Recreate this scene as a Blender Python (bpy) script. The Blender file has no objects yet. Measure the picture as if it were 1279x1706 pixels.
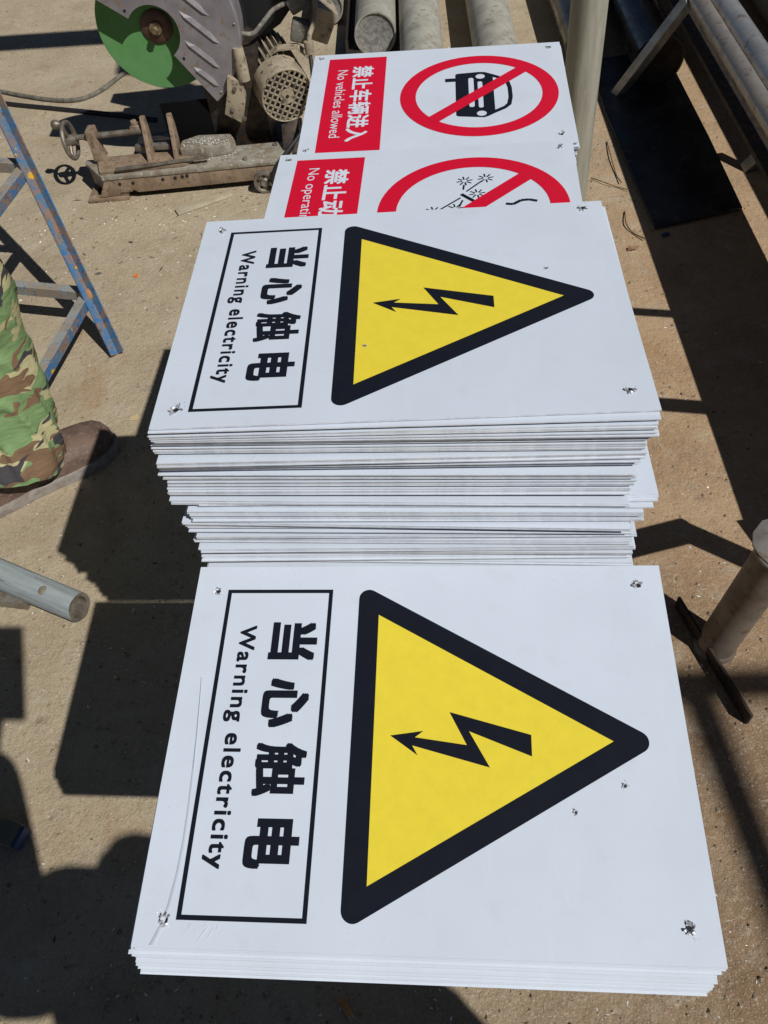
import bpy, bmesh, math, random
from mathutils import Vector, Matrix, noise
random.seed(7)
sc = bpy.context.scene
COL = sc.collection
U = 0.4                      # one sign length in metres: positions below are given in it where noted
CAMZ = 1.2

# ------------------------------------------------------------------ camera
F_PX, PW, PH = 1340.0, 1279.0, 1706.0
RIGHT = Vector((0.9894833425, -0.1135244365, -0.0896376995))
UP = Vector((0.1446468626, 0.7765846897, 0.6131830924))
FWD = Vector((0.0, 0.6197002679, -0.7848385681))
cam = bpy.data.cameras.new('camera')
cam.sensor_fit = 'AUTO'; cam.sensor_width = 36.0
cam.lens = 36.0 * F_PX / PH
cam.clip_start = 0.02; cam.clip_end = 500
camo_ = bpy.data.objects.new('camera', cam); COL.objects.link(camo_)
camo_.matrix_world = Matrix(((RIGHT.x, UP.x, -FWD.x, 0), (RIGHT.y, UP.y, -FWD.y, 0), (RIGHT.z, UP.z, -FWD.z, CAMZ), (0, 0, 0, 1)))
sc.camera = camo_

# ------------------------------------------------------------------ light
SUNV = Vector((0.604, -0.666, 1.0)).normalized()
ELEV = math.asin(SUNV.z)
world = bpy.data.worlds.new('World'); sc.world = world; world.use_nodes = True
wn = world.node_tree.nodes; wl = world.node_tree.links
sky = wn.new('ShaderNodeTexSky'); sky.sky_type = 'NISHITA'; sky.sun_disc = False
sky.sun_elevation = ELEV; sky.sun_rotation = math.atan2(SUNV.x, SUNV.y)
sky.altitude = 1200; sky.air_density = 0.55; sky.dust_density = 0.25; sky.ozone_density = 0.6
bg = wn['Background']; bg.inputs['Strength'].default_value = 0.05
wl.new(sky.outputs[0], bg.inputs[0])
sun = bpy.data.lights.new('sun', 'SUN'); sun.energy = 5.0; sun.angle = math.radians(0.53); sun.color = (1.0, 0.98, 0.95)
suno = bpy.data.objects.new('sun', sun); COL.objects.link(suno)
suno.rotation_euler = (-SUNV).to_track_quat('-Z', 'Y').to_euler(); suno.location = SUNV * 30
sc.view_settings.view_transform = 'Standard'; sc.view_settings.look = 'None'
sc.view_settings.gamma = 1.0; sc.view_settings.use_curve_mapping = False
sc.view_settings.exposure = -0.40

# ------------------------------------------------------------------ helpers
def G(px, py, z=0.0):
    """where the sight line through a photo pixel meets the height z (metres)"""
    r = RIGHT * ((px - PW / 2) / F_PX) + UP * ((PH / 2 - py) / F_PX) + FWD
    k = (z - CAMZ) / r.z
    return Vector((r.x * k, r.y * k, z))

def tag(o, label=None, cat=None, group=None, kind=None):
    if label: o['label'] = label
    if cat: o['category'] = cat
    if group: o['group'] = group
    if kind: o['kind'] = kind
    return o

def thing(name, label, cat, loc=(0, 0, 0), rz=0.0, group=None):
    o = bpy.data.objects.new(name, None); COL.objects.link(o)
    o.empty_display_size = 0.05
    o.location = loc; o.rotation_euler = (0, 0, rz)
    return tag(o, label, cat, group)

def link(name, mesh, parent=None, mtx=None):
    o = bpy.data.objects.new(name, mesh); COL.objects.link(o)
    if parent is not None: o.parent = parent
    if mtx is not None: o.matrix_local = mtx if parent is not None else mtx
    return o

def smooth_by_angle(me, deg=40):
    bm = bmesh.new(); bm.from_mesh(me)
    lim = math.radians(deg)
    for f in bm.faces: f.smooth = True
    for e in bm.edges:
        if len(e.link_faces) == 2:
            e.smooth = e.calc_face_angle(0) < lim
        else: e.smooth = False
    bm.to_mesh(me); bm.free()

class MB:
    def __init__(s): s.v = []; s.f = []; s.m = []; s.mi = 0
    def add(s, vs, fs):
        b = len(s.v); s.v += [Vector(v) for v in vs]
        for f in fs: s.f.append([b + i for i in f]); s.m.append(s.mi)
    def box(s, c, size, R=None):
        c = Vector(c); hx, hy, hz = [a / 2 for a in size]
        vs = [Vector((x, y, z)) for x in (-hx, hx) for y in (-hy, hy) for z in (-hz, hz)]
        if R is not None: vs = [R @ v for v in vs]
        s.add([c + v for v in vs], [(0, 1, 3, 2), (4, 6, 7, 5), (0, 4, 5, 1), (2, 3, 7, 6), (0, 2, 6, 4), (1, 5, 7, 3)])
        return s
    def bar(s, a, b, w, h, up=(0, 0, 1)):
        """box from a to b, w across, h along up"""
        a, b = Vector(a), Vector(b); d = b - a; L = d.length; d.normalize()
        u = Vector(up); sx = d.cross(u)
        if sx.length < 1e-4: sx = d.cross(Vector((0, 1, 0)))
        sx.normalize(); u = sx.cross(d)
        R = Matrix((sx, d, u)).transposed()
        return s.box((a + b) / 2, (w, L, h), R)
    def angle(s, a, b, w, t, up, side):
        """L profile: one flange along up, one along side, heel on the line a-b"""
        a, b = Vector(a), Vector(b); d = (b - a).normalized()
        u = Vector(up); u = (u - d * u.dot(d)).normalized()
        x = Vector(side); x = (x - d * x.dot(d) - u * x.dot(u)).normalized()
        prof = [(0, 0), (w, 0), (w, t), (t, t), (t, w), (0, w)]
        vs = [p + x * q[0] + u * q[1] for p in (a, b) for q in prof]
        n = 6
        fs = [(i, (i + 1) % n, n + (i + 1) % n, n + i) for i in range(n)]
        fs += [(5, 4, 3, 0), (3, 2, 1, 0), (n + 0, n + 3, n + 4, n + 5), (n + 0, n + 1, n + 2, n + 3)]
        s.add(vs, fs); return s
    def tube(s, pts, r, n=10, caps=True, inner=None):
        pts = [Vector(p) for p in pts]
        rs = r if isinstance(r, (list, tuple)) else [r] * len(pts)
        rings = []; nrm = None
        for i, p in enumerate(pts):
            d = (pts[min(i + 1, len(pts) - 1)] - pts[max(i - 1, 0)]).normalized()
            if nrm is None:
                nrm = d.orthogonal().normalized()
            else:
                nrm = (nrm - d * nrm.dot(d)).normalized()
            b = d.cross(nrm)
            rings.append([p + (nrm * math.cos(2 * math.pi * k / n) + b * math.sin(2 * math.pi * k / n)) * rs[i] for k in range(n)])
        vs = [v for R in rings for v in R]; fs = []
        for i in range(len(pts) - 1):
            for k in range(n):
                fs.append((i * n + k, i * n + (k + 1) % n, (i + 1) * n + (k + 1) % n, (i + 1) * n + k))
        if caps:
            fs.append(tuple(reversed(range(n)))); fs.append(tuple((len(pts) - 1) * n + k for k in range(n)))
        s.add(vs, fs); return s
    def pipe(s, a, b, ro, ri, n=32):
        """hollow pipe with a visible wall at both ends"""
        a, b = Vector(a), Vector(b); d = (b - a).normalized(); u = d.orthogonal().normalized(); w = d.cross(u)
        vs = []
        for p, r in ((a, ri), (a, ro), (b, ro), (b, ri)):
            vs += [p + (u * math.cos(2 * math.pi * k / n) + w * math.sin(2 * math.pi * k / n)) * r for k in range(n)]
        fs = []
        for q in range(4):
            q2 = (q + 1) % 4
            for k in range(n):
                fs.append((q * n + k, q * n + (k + 1) % n, q2 * n + (k + 1) % n, q2 * n + k))
        s.add(vs, fs); return s
    def prism(s, poly, z0, z1, R=None, c=(0, 0, 0)):
        n = len(poly); c = Vector(c)
        vs = [Vector((p[0], p[1], z)) for z in (z0, z1) for p in poly]
        if R is not None: vs = [R @ v for v in vs]
        s.add([c + v for v in vs], [tuple(reversed(range(n))), tuple(range(n, 2 * n))] + [(i, (i + 1) % n, n + (i + 1) % n, n + i) for i in range(n)])
        return s
    def lathe(s, prof, n=24, R=None, c=(0, 0, 0)):
        """profile (r, z) turned about local z"""
        c = Vector(c); vs = []
        for r, z in prof:
            for k in range(n):
                v = Vector((r * math.cos(2 * math.pi * k / n), r * math.sin(2 * math.pi * k / n), z))
                vs.append(c + (R @ v if R is not None else v))
        fs = []
        for i in range(len(prof) - 1):
            for k in range(n):
                fs.append((i * n + k, i * n + (k + 1) % n, (i + 1) * n + (k + 1) % n, (i + 1) * n + k))
        s.add(vs, fs); return s
    def torus(s, c, R0, r, axis, n=32, m=10):
        c = Vector(c); ax = Vector(axis).normalized(); u = ax.orthogonal().normalized(); w = ax.cross(u)
        vs = []
        for i in range(n):
            a = 2 * math.pi * i / n; d = u * math.cos(a) + w * math.sin(a)
            for j in range(m):
                b = 2 * math.pi * j / m
                vs.append(c + d * (R0 + r * math.cos(b)) + ax * r * math.sin(b))
        s.add(vs, [(i * m + j, ((i + 1) % n) * m + j, ((i + 1) % n) * m + (j + 1) % m, i * m + (j + 1) % m) for i in range(n) for j in range(m)])
        return s
    def mesh(s, name, mats, smooth=None, bevel=0):
        me = bpy.data.meshes.new(name)
        me.from_pydata([tuple(v) for v in s.v], [], s.f)
        for m in (mats if isinstance(mats, (list, tuple)) else [mats]): me.materials.append(m)
        me.polygons.foreach_set('material_index', s.m)
        bm = bmesh.new(); bm.from_mesh(me)
        bmesh.ops.recalc_face_normals(bm, faces=bm.faces)
        if bevel:
            es = [e for e in bm.edges if len(e.link_faces) == 2 and e.calc_face_angle(0) > 0.6]
            bmesh.ops.bevel(bm, geom=es, offset=bevel, segments=2, profile=0.6, affect='EDGES', clamp_overlap=True)
        bm.to_mesh(me); bm.free()
        if smooth: smooth_by_angle(me, smooth)
        return me
    def build(s, name, mats, parent=None, smooth=None, bevel=0):
        return link(name, s.mesh(name, mats, smooth, bevel), parent)

# ------------------------------------------------------------------ materials
def mat(name, base=(0.5, 0.5, 0.5), rough=0.6, metal=0.0, spec=0.5):
    m = bpy.data.materials.new(name); m.use_nodes = True
    b = m.node_tree.nodes['Principled BSDF']
    b.inputs['Base Color'].default_value = (*base, 1); b.inputs['Roughness'].default_value = rough
    b.inputs['Metallic'].default_value = metal; b.inputs['Specular IOR Level'].default_value = spec
    return m

class NT:
    def __init__(s, m): s.t = m.node_tree; s.b = s.t.nodes['Principled BSDF']; s.co = s.t.nodes.new('ShaderNodeTexCoord').outputs['Object']
    def n(s, typ, **kw):
        nd = s.t.nodes.new(typ)
        for k, v in kw.items(): setattr(nd, k, v)
        return nd
    def l(s, a, b): s.t.links.new(a, b)
    def noise(s, scale, detail=4, rough=0.55, vec=None, dist=0.0):
        nd = s.n('ShaderNodeTexNoise'); nd.inputs['Scale'].default_value = scale; nd.inputs['Detail'].default_value = detail
        nd.inputs['Roughness'].default_value = rough; nd.inputs['Distortion'].default_value = dist
        s.l(vec if vec is not None else s.co, nd.inputs['Vector']); return nd.outputs['Fac']
    def voro(s, scale, feature='F1', vec=None):
        nd = s.n('ShaderNodeTexVoronoi', feature=feature); nd.inputs['Scale'].default_value = scale
        s.l(vec if vec is not None else s.co, nd.inputs['Vector']); return nd.outputs['Distance']
    def ramp(s, fac, stops, interp='LINEAR'):
        nd = s.n('ShaderNodeValToRGB'); cr = nd.color_ramp; cr.interpolation = interp
        while len(cr.elements) > 1: cr.elements.remove(cr.elements[-1])
        for i, (p, c) in enumerate(stops):
            e = cr.elements[0] if i == 0 else cr.elements.new(p)
            e.position = p; e.color = (*c, 1) if len(c) == 3 else c
        s.l(fac, nd.inputs[0]); return nd.outputs[0]
    def bw(s, fac, a, b): return s.ramp(fac, [(a, (0, 0, 0)), (b, (1, 1, 1))])
    def mix(s, fac, a, b, blend='MIX'):
        nd = s.n('ShaderNodeMix', data_type='RGBA', blend_type=blend)
        for sock, v in ((nd.inputs[0], fac), (nd.inputs[6], a), (nd.inputs[7], b)):
            if isinstance(v, (int, float)): sock.default_value = v
            elif isinstance(v, tuple): sock.default_value = (*v, 1)
            else: s.l(v, sock)
        return nd.outputs[2]
    def stretch(s, sc_, src=None):
        nd = s.n('ShaderNodeMapping'); nd.inputs['Scale'].default_value = sc_
        s.l(src or s.co, nd.inputs['Vector']); return nd.outputs[0]
    def bump(s, h, strength=0.3, dist=0.01, prev=None):
        nd = s.n('ShaderNodeBump'); nd.inputs['Strength'].default_value = strength; nd.inputs['Distance'].default_value = dist
        s.l(h, nd.inputs['Height'])
        if prev is not None: s.l(prev, nd.inputs['Normal'])
        return nd.outputs[0]
    def color(s, c): s.l(c, s.b.inputs['Base Color'])
    def rough(s, c): s.l(c, s.b.inputs['Roughness'])
    def normal(s, c): s.l(c, s.b.inputs['Normal'])

def worn(name, c1, c2, c3=None, scale=30, rough=0.6, metal=0.0, bump=0.25, dist=0.0015, a=0.42, b=0.6):
    m = mat(name, c1, rough, metal); t = NT(m)
    f = t.bw(t.noise(scale, 6, 0.62), a, b)
    c = t.mix(f, c1, c2)
    if c3 is not None: c = t.mix(t.bw(t.noise(scale * 2.7, 5, 0.7), 0.56, 0.64), c, c3)
    t.color(c); t.normal(t.bump(t.noise(scale * 6, 4), bump, dist))
    t.rough(t.ramp(t.noise(scale * 1.7, 4), [(0.3, (max(rough - .15, .05),) * 3), (0.7, (min(rough + .15, 1),) * 3)]))
    return m

# ground: dusty concrete, browner soil to the right and towards the viewer
M_ground = mat('dusty_concrete', (0.4, 0.33, 0.22), 0.95, 0, 0.2)
t = NT(M_ground)
big = t.noise(0.9, 5, 0.6); mid = t.noise(5.5, 6, 0.65); fine = t.noise(60, 5, 0.7); grit = t.noise(420, 3, 0.6)
tan = t.mix(t.bw(mid, 0.35, 0.68), (0.385, 0.305, 0.20), (0.50, 0.415, 0.285))
soil_far = t.mix(t.bw(mid, 0.35, 0.7), (0.39, 0.25, 0.14), (0.53, 0.37, 0.22))
soil_near = t.mix(t.bw(mid, 0.35, 0.7), (0.23, 0.148, 0.085), (0.36, 0.245, 0.15))
sep = t.n('ShaderNodeSeparateXYZ'); t.l(t.co, sep.inputs[0])
def lin(kx, ky, c0, amp):
    m1 = t.n('ShaderNodeMath', operation='MULTIPLY_ADD'); t.l(sep.outputs[0], m1.inputs[0]); m1.inputs[1].default_value = kx; m1.inputs[2].default_value = c0 - amp / 2
    m2 = t.n('ShaderNodeMath', operation='MULTIPLY_ADD'); t.l(sep.outputs[1], m2.inputs[0]); m2.inputs[1].default_value = ky; t.l(m1.outputs[0], m2.inputs[2])
    m3 = t.n('ShaderNodeMath', operation='MULTIPLY_ADD'); t.l(big, m3.inputs[0]); m3.inputs[1].default_value = amp; t.l(m2.outputs[0], m3.inputs[2]); return m3.outputs[0]
soil = t.mix(t.bw(lin(0.0, -1.0, 1.15, 0.6), 0.25, 0.75), soil_far, soil_near)
c = t.mix(t.bw(lin(0.95, -0.30, 0.52, 0.9), 0.25, 0.75), tan, soil)
c = t.mix(t.bw(t.noise(17, 6, 0.7), 0.55, 0.72), c, t.mix(0.6, c, (0.50, 0.44, 0.33)))
c = t.mix(t.bw(fine, 0.58, 0.74), c, (0.50, 0.43, 0.31))
c = t.mix(t.bw(t.noise(38, 6, 0.75), 0.58, 0.70), c, (0.24, 0.17, 0.105))
c = t.mix(t.bw(t.noise(11, 7, 0.75), 0.60, 0.68), c, t.mix(0.5, c, (0.20, 0.15, 0.10)))
c = t.mix(t.bw(grit, 0.60, 0.70), c, (0.66, 0.60, 0.48))
c = t.mix(t.bw(t.noise(260, 4, 0.6), 0.62, 0.72), c, (0.15, 0.11, 0.07))
c = t.mix(t.bw(t.noise(3.2, 8, 0.72, None, 0.8), 0.56, 0.70), c, t.mix(0.45, c, (0.22, 0.17, 0.125)))
c = t.mix(t.bw(t.noise(4.1, 8, 0.75, t.stretch((1, 1.6, 1)), 0.5), 0.57, 0.72), c, t.mix(0.5, c, (0.60, 0.545, 0.44)))
c = t.mix(t.mix(0.6, (0, 0, 0), t.bw(t.noise(2.3, 7, 0.7, t.stretch((1.2, 1, 1)), 0.6), 0.58, 0.70)), c, (0.36, 0.20, 0.09))
c = t.mix(t.mix(0.7, (0, 0, 0), t.bw(t.noise(5.7, 8, 0.75, t.stretch((1, 1.3, 1)), 0.3), 0.63, 0.70)), c, (0.13, 0.105, 0.085))
c = t.mix(t.bw(t.noise(150, 6, 0.8), 0.56, 0.68), c, (0.60, 0.53, 0.41))
c = t.mix(t.bw(t.noise(130, 6, 0.8, t.stretch((1, 1, 1.3))), 0.58, 0.70), c, (0.19, 0.14, 0.09))
v = t.stretch((18, 260, 1)); c = t.mix(t.bw(t.noise(1.0, 4, 0.6, v), 0.66, 0.74), c, (0.58, 0.52, 0.42))
t.color(c)
nb = t.bump(t.noise(9, 6, 0.6), 0.35, 0.02)
nb = t.bump(t.noise(90, 6, 0.75), 0.75, 0.005, nb)
nb = t.bump(t.noise(28, 6, 0.7), 0.4, 0.010, nb)
t.normal(t.bump(grit, 0.5, 0.0015, nb))

def sheetmat(name, base, rough):
    m = mat(name, base, rough, 0, 0.45); t = NT(m)
    c = t.mix(t.bw(t.noise(7, 4, 0.6), 0.3, 0.7), base, tuple(x * 0.925 for x in base))
    sm = t.bw(t.noise(22, 6, 0.72), 0.56, 0.76)
    c = t.mix(t.mix(0.22, (0, 0, 0), sm), c, (0.50, 0.48, 0.44))
    sv = t.bw(t.noise(1.0, 5, 0.65, t.stretch((30, 4, 1)), 0.4), 0.58, 0.76)
    c = t.mix(t.mix(0.35, (0, 0, 0), sv), c, (0.72, 0.76, 0.80))
    c = t.mix(t.mix(0.55, (0, 0, 0), t.bw(t.noise(170, 4, 0.65), 0.70, 0.76)), c, (0.36, 0.33, 0.28))
    c = t.mix(t.mix(0.25, (0, 0, 0), t.bw(t.noise(75, 7, 0.8), 0.60, 0.74)), c, (0.46, 0.44, 0.40))
    t.color(c)
    t.rough(t.ramp(t.noise(9, 6, 0.72), [(0.3, (rough - .14,) * 3), (0.75, (rough + .16,) * 3)]))
    nb = t.bump(t.noise(4.5, 2), 0.5, 0.006)
    nb = t.bump(t.noise(900, 2), 0.08, 0.0004, nb)
    t.normal(nb)
    return m
M_white = sheetmat('white_reflective_film', (0.655, 0.72, 0.81), 0.34)
M_sheet2 = sheetmat('white_film_older', (0.62, 0.68, 0.76), 0.4)
M_edge = worn('cut_aluminium_edge', (0.76, 0.78, 0.82), (0.60, 0.62, 0.66), scale=90, rough=0.5, metal=0.1, bump=0.2)
M_back = mat('sheet_back', (0.42, 0.44, 0.5), 0.5, 0.3)

def inkmat(name, base, rough=0.36):
    m = mat(name, base, rough, 0, 0.2); t = NT(m)
    t.color(t.mix(t.bw(t.noise(60, 5, 0.7), 0.35, 0.75), base, tuple(x * 0.9 + 0.004 for x in base)))
    nb = t.bump(t.noise(4.5, 2), 0.25, 0.004)
    t.normal(t.bump(t.noise(900, 2), 0.06, 0.0004, nb)); return m
M_black = inkmat('navy_black_ink', (0.009, 0.011, 0.018))
M_yellow = inkmat('yellow_ink', (0.84, 0.675, 0.055))
M_red = inkmat('red_ink', (0.66, 0.006, 0.032))
M_whiteink = inkmat('white_ink', (0.66, 0.73, 0.82))
M_burr = worn('torn_aluminium', (0.75, 0.76, 0.78), (0.4, 0.4, 0.42), scale=300, rough=0.35, metal=0.45)
M_hole = mat('drilled_hole', (0.012, 0.012, 0.014), 0.8)
M_film = mat('clear_film_edge', (0.56, 0.62, 0.69), 0.22, 0, 0.6)

M_scratch = mat('bright_scuff', (0.74, 0.79, 0.86), 0.2)
M_darksteel = worn('dark_mill_steel', (0.035, 0.032, 0.03), (0.075, 0.055, 0.04), (0.10, 0.05, 0.025), scale=40, rough=0.55, metal=0.5)
M_galv = worn('galvanised_steel', (0.40, 0.41, 0.40), (0.27, 0.275, 0.27), (0.33, 0.30, 0.25), scale=28, rough=0.48, metal=0.55)
M_galvpost = worn('weathered_zinc_pipe', (0.40, 0.385, 0.31), (0.30, 0.285, 0.22), (0.2, 0.15, 0.09), scale=16, rough=0.6, metal=0.25)
M_galvpost = mat('weathered_zinc_pipe', (0.42, 0.40, 0.33), 0.55, 0.2); t = NT(M_galvpost)
c = t.mix(t.bw(t.noise(1.0, 6, 0.7, t.stretch((55, 55, 5))), 0.36, 0.66), (0.45, 0.43, 0.35), (0.31, 0.295, 0.225))
c = t.mix(t.bw(t.noise(1.0, 6, 0.75, t.stretch((120, 120, 9))), 0.60, 0.70), c, (0.19, 0.165, 0.115))
c = t.mix(t.bw(t.noise(9, 5, 0.7), 0.60, 0.75), c, (0.50, 0.48, 0.41))
t.color(c); t.normal(t.bump(t.noise(1.0, 6, 0.7, t.stretch((90, 90, 10))), 0.25, 0.001))
M_rustpipe = worn('rusty_grey_pipe', (0.20, 0.165, 0.13), (0.135, 0.105, 0.08), (0.12, 0.075, 0.05), scale=13, rough=0.6, metal=0.3)
M_rustplate = worn('grimy_steel_plate', (0.25, 0.235, 0.215), (0.20, 0.18, 0.155), (0.17, 0.125, 0.09), scale=22, rough=0.6, metal=0.3)
M_dustpipe = worn('dusty_zinc_pipe', (0.46, 0.44, 0.37), (0.36, 0.34, 0.28), (0.27, 0.23, 0.17), scale=14, rough=0.65, metal=0.2)
M_cap = worn('gritty_end_cap', (0.30, 0.29, 0.27), (0.17, 0.165, 0.155), (0.42, 0.40, 0.37), scale=70, rough=0.9)
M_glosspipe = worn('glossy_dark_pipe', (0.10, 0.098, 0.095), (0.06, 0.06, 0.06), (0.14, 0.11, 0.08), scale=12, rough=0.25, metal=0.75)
M_plate = worn('black_rubber_plate', (0.018, 0.018, 0.02), (0.045, 0.042, 0.042), (0.10, 0.085, 0.07), scale=9, rough=0.45)
M_cast = worn('dusty_cast_iron', (0.31, 0.225, 0.15), (0.22, 0.155, 0.10), (0.11, 0.08, 0.055), scale=24, rough=0.75, metal=0.1, bump=0.4)
M_casttop = worn('chip_dusted_iron', (0.31, 0.285, 0.23), (0.22, 0.175, 0.12), (0.48, 0.47, 0.42), scale=32, rough=0.75, metal=0.15, bump=0.5)
M_steelworn = worn('worn_steel', (0.27, 0.25, 0.21), (0.17, 0.14, 0.11), (0.24, 0.15, 0.09), scale=45, rough=0.5, metal=0.5)
M_guard = worn('scuffed_guard_steel', (0.31, 0.29, 0.305), (0.25, 0.23, 0.245), (0.28, 0.20, 0.15), scale=16, rough=0.5, metal=0.35)
M_motor = worn('dusty_motor_paint', (0.39, 0.325, 0.225), (0.28, 0.23, 0.16), (0.085, 0.075, 0.06), scale=22, rough=0.8)
M_motorgrey = worn('grimy_motor_grey', (0.19, 0.18, 0.15), (0.11, 0.10, 0.085), (0.33, 0.30, 0.23), scale=30, rough=0.75)
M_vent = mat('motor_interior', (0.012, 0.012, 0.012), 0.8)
M_cable = worn('dusty_cable', (0.17, 0.155, 0.12), (0.10, 0.09, 0.07), scale=60, rough=0.8)
M_blackcable = mat('black_cable', (0.015, 0.015, 0.016), 0.6)
M_shade_black = mat('shade_black', (0.005, 0.005, 0.005), 0.95, 0, 0.1)  # matte black for the plate that stands in for shade
M_flange = worn('brown_flange', (0.15, 0.085, 0.065), (0.11, 0.06, 0.048), scale=30, rough=0.55, metal=0.4)
M_brass = worn('dirty_bolt', (0.35, 0.27, 0.16), (0.2, 0.15, 0.09), scale=80, rough=0.45, metal=0.7)
# green abrasive disc
M_disc = mat('green_abrasive_disc', (0.07, 0.22, 0.06), 0.85); t = NT(M_disc)
c = t.mix(t.bw(t.noise(26, 6, 0.7), 0.35, 0.7), (0.125, 0.29, 0.11), (0.085, 0.27, 0.065))
c = t.mix(t.bw(t.noise(9, 4, 0.6), 0.52, 0.72), c, (0.13, 0.21, 0.115))
c = t.mix(t.bw(t.voro(260), 0.02, 0.22), t.mix(0.5, c, (0.20, 0.32, 0.16)), c)
t.color(c); t.normal(t.bump(t.noise(500, 3), 0.5, 0.001))
# chipped blue paint
M_blue = mat('chipped_blue_paint', (0.05, 0.2, 0.42), 0.5); t = NT(M_blue)
c = t.mix(t.bw(t.noise(18, 6, 0.7), 0.42, 0.55), (0.030, 0.145, 0.33), (0.075, 0.165, 0.26))
c = t.mix(t.bw(t.noise(34, 7, 0.8), 0.48, 0.56), c, (0.235, 0.15, 0.105))
c = t.mix(t.bw(t.noise(80, 6, 0.75), 0.56, 0.62), c, (0.10, 0.065, 0.05))
c = t.mix(t.bw(t.noise(24, 3, 0.6), 0.66, 0.69), c, (0.55, 0.33, 0.03))
t.color(c); t.normal(t.bump(t.noise(60, 5, 0.7), 0.4, 0.001))
M_bluegrey = worn('faded_lit_blue_paint', (0.27, 0.29, 0.28), (0.30, 0.24, 0.18), (0.08, 0.16, 0.25), scale=26, rough=0.7)  # also used for the sunlit look of the rail tops
M_orange = mat('rusty_weld', (0.42, 0.19, 0.06), 0.8)
# weathered pole
M_pole = mat('weathered_grey_pole', (0.3, 0.34, 0.34), 0.7); t = NT(M_pole)
v = t.stretch((60, 60, 4))
c = t.mix(t.bw(t.noise(1.0, 6, 0.7, v), 0.4, 0.62), (0.37, 0.42, 0.42), (0.24, 0.27, 0.265))
c = t.mix(t.bw(t.noise(1.6, 6, 0.7, t.stretch((90, 90, 5))), 0.60, 0.66), c, (0.07, 0.065, 0.055))
c = t.mix(t.bw(t.noise(14, 4), 0.63, 0.7), c, (0.27, 0.22, 0.15))
t.color(c); t.normal(t.bump(t.noise(1.6, 6, 0.7, t.stretch((90, 90, 5))), 0.6, 0.002))
M_knot = worn('brown_knot', (0.23, 0.205, 0.155), (0.19, 0.165, 0.12), (0.13, 0.10, 0.065), scale=120, rough=0.8)
M_poleend = worn('brown_pole_end', (0.16, 0.13, 0.095), (0.09, 0.075, 0.06), scale=60, rough=0.8)
# camouflage cloth
M_camo = mat('woodland_camouflage', (0.2, 0.3, 0.12), 0.9, 0, 0.15); t = NT(M_camo)
v = t.stretch((10, 10, 17))
n1 = t.noise(1.0, 2.2, 0.5, v, 0.6); v2 = t.stretch((9, 11, 15)); 
mp = t.n('ShaderNodeMapping'); mp.inputs['Location'].default_value = (7.3, 2.1, 4.4); mp.inputs['Scale'].default_value = (9, 9, 18); t.l(t.co, mp.inputs[0])
n2 = t.noise(1.0, 2.2, 0.5, mp.outputs[0], 0.8)
mp3 = t.n('ShaderNodeMapping'); mp3.inputs['Location'].default_value = (1.3, 9.1, 2.4); mp3.inputs['Scale'].default_value = (11, 11, 21); t.l(t.co, mp3.inputs[0])
n3 = t.noise(1.0, 2.5, 0.5, mp3.outputs[0], 0.6)
c = t.mix(t.ramp(n1, [(0, (0, 0, 0)), (0.53, (1, 1, 1))], 'CONSTANT'), (0.22, 0.335, 0.145), (0.54, 0.50, 0.27))
c = t.mix(t.ramp(n2, [(0, (0, 0, 0)), (0.565, (1, 1, 1))], 'CONSTANT'), c, (0.23, 0.145, 0.085))
c = t.mix(t.ramp(n3, [(0, (0, 0, 0)), (0.595, (1, 1, 1))], 'CONSTANT'), c, (0.075, 0.07, 0.075))
t.color(c)
t.normal(t.bump(t.noise(1400, 2), 0.15, 0.0005, t.bump(t.noise(26, 4, 0.6, t.stretch((1, 1, 2.4))), 0.45, 0.008)))
M_leather = worn('dusty_brown_leather', (0.155, 0.098, 0.070), (0.105, 0.066, 0.048), (0.20, 0.145, 0.11), scale=40, rough=0.7)
M_sole = worn('scuffed_rubber_sole', (0.31, 0.275, 0.24), (0.22, 0.19, 0.16), scale=50, rough=0.85)
M_skin = mat('skin', (0.42, 0.25, 0.17), 0.5)
M_hair = mat('black_hair', (0.012, 0.010, 0.010), 0.5)
M_shirt = worn('dark_jacket', (0.035, 0.04, 0.055), (0.05, 0.055, 0.07), scale=20, rough=0.9)
M_jeans = worn('dark_trousers', (0.03, 0.032, 0.04), (0.045, 0.047, 0.055), scale=30, rough=0.9)
M_phone = mat('phone_glass', (0.01, 0.01, 0.012), 0.15)
M_wood = worn('dry_twig', (0.16, 0.105, 0.06), (0.10, 0.065, 0.04), scale=60, rough=0.9)
M_board = worn('pale_offcut_board', (0.46, 0.40, 0.29), (0.38, 0.32, 0.22), scale=24, rough=0.8)
M_olive = worn('olive_steel_tube', (0.13, 0.13, 0.10), (0.19, 0.17, 0.12), scale=30, rough=0.6, metal=0.2)
M_bluecap = mat('blue_plastic', (0.03, 0.06, 0.17), 0.6)
M_butt = worn('orange_filter', (0.55, 0.24, 0.07), (0.45, 0.2, 0.06), scale=200, rough=0.9)
M_chip = mat('bright_metal_chip', (0.88, 0.86, 0.80), 0.35, 0.15)

# ------------------------------------------------------------------ ground
gm = MB(); R_ = 60
gm.add([(-R_, -R_, 0), (R_, -R_, 0), (R_, R_, 0), (-R_, R_, 0)], [(0, 1, 2, 3)])
tag(gm.build('ground', M_ground), kind='structure')

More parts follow.
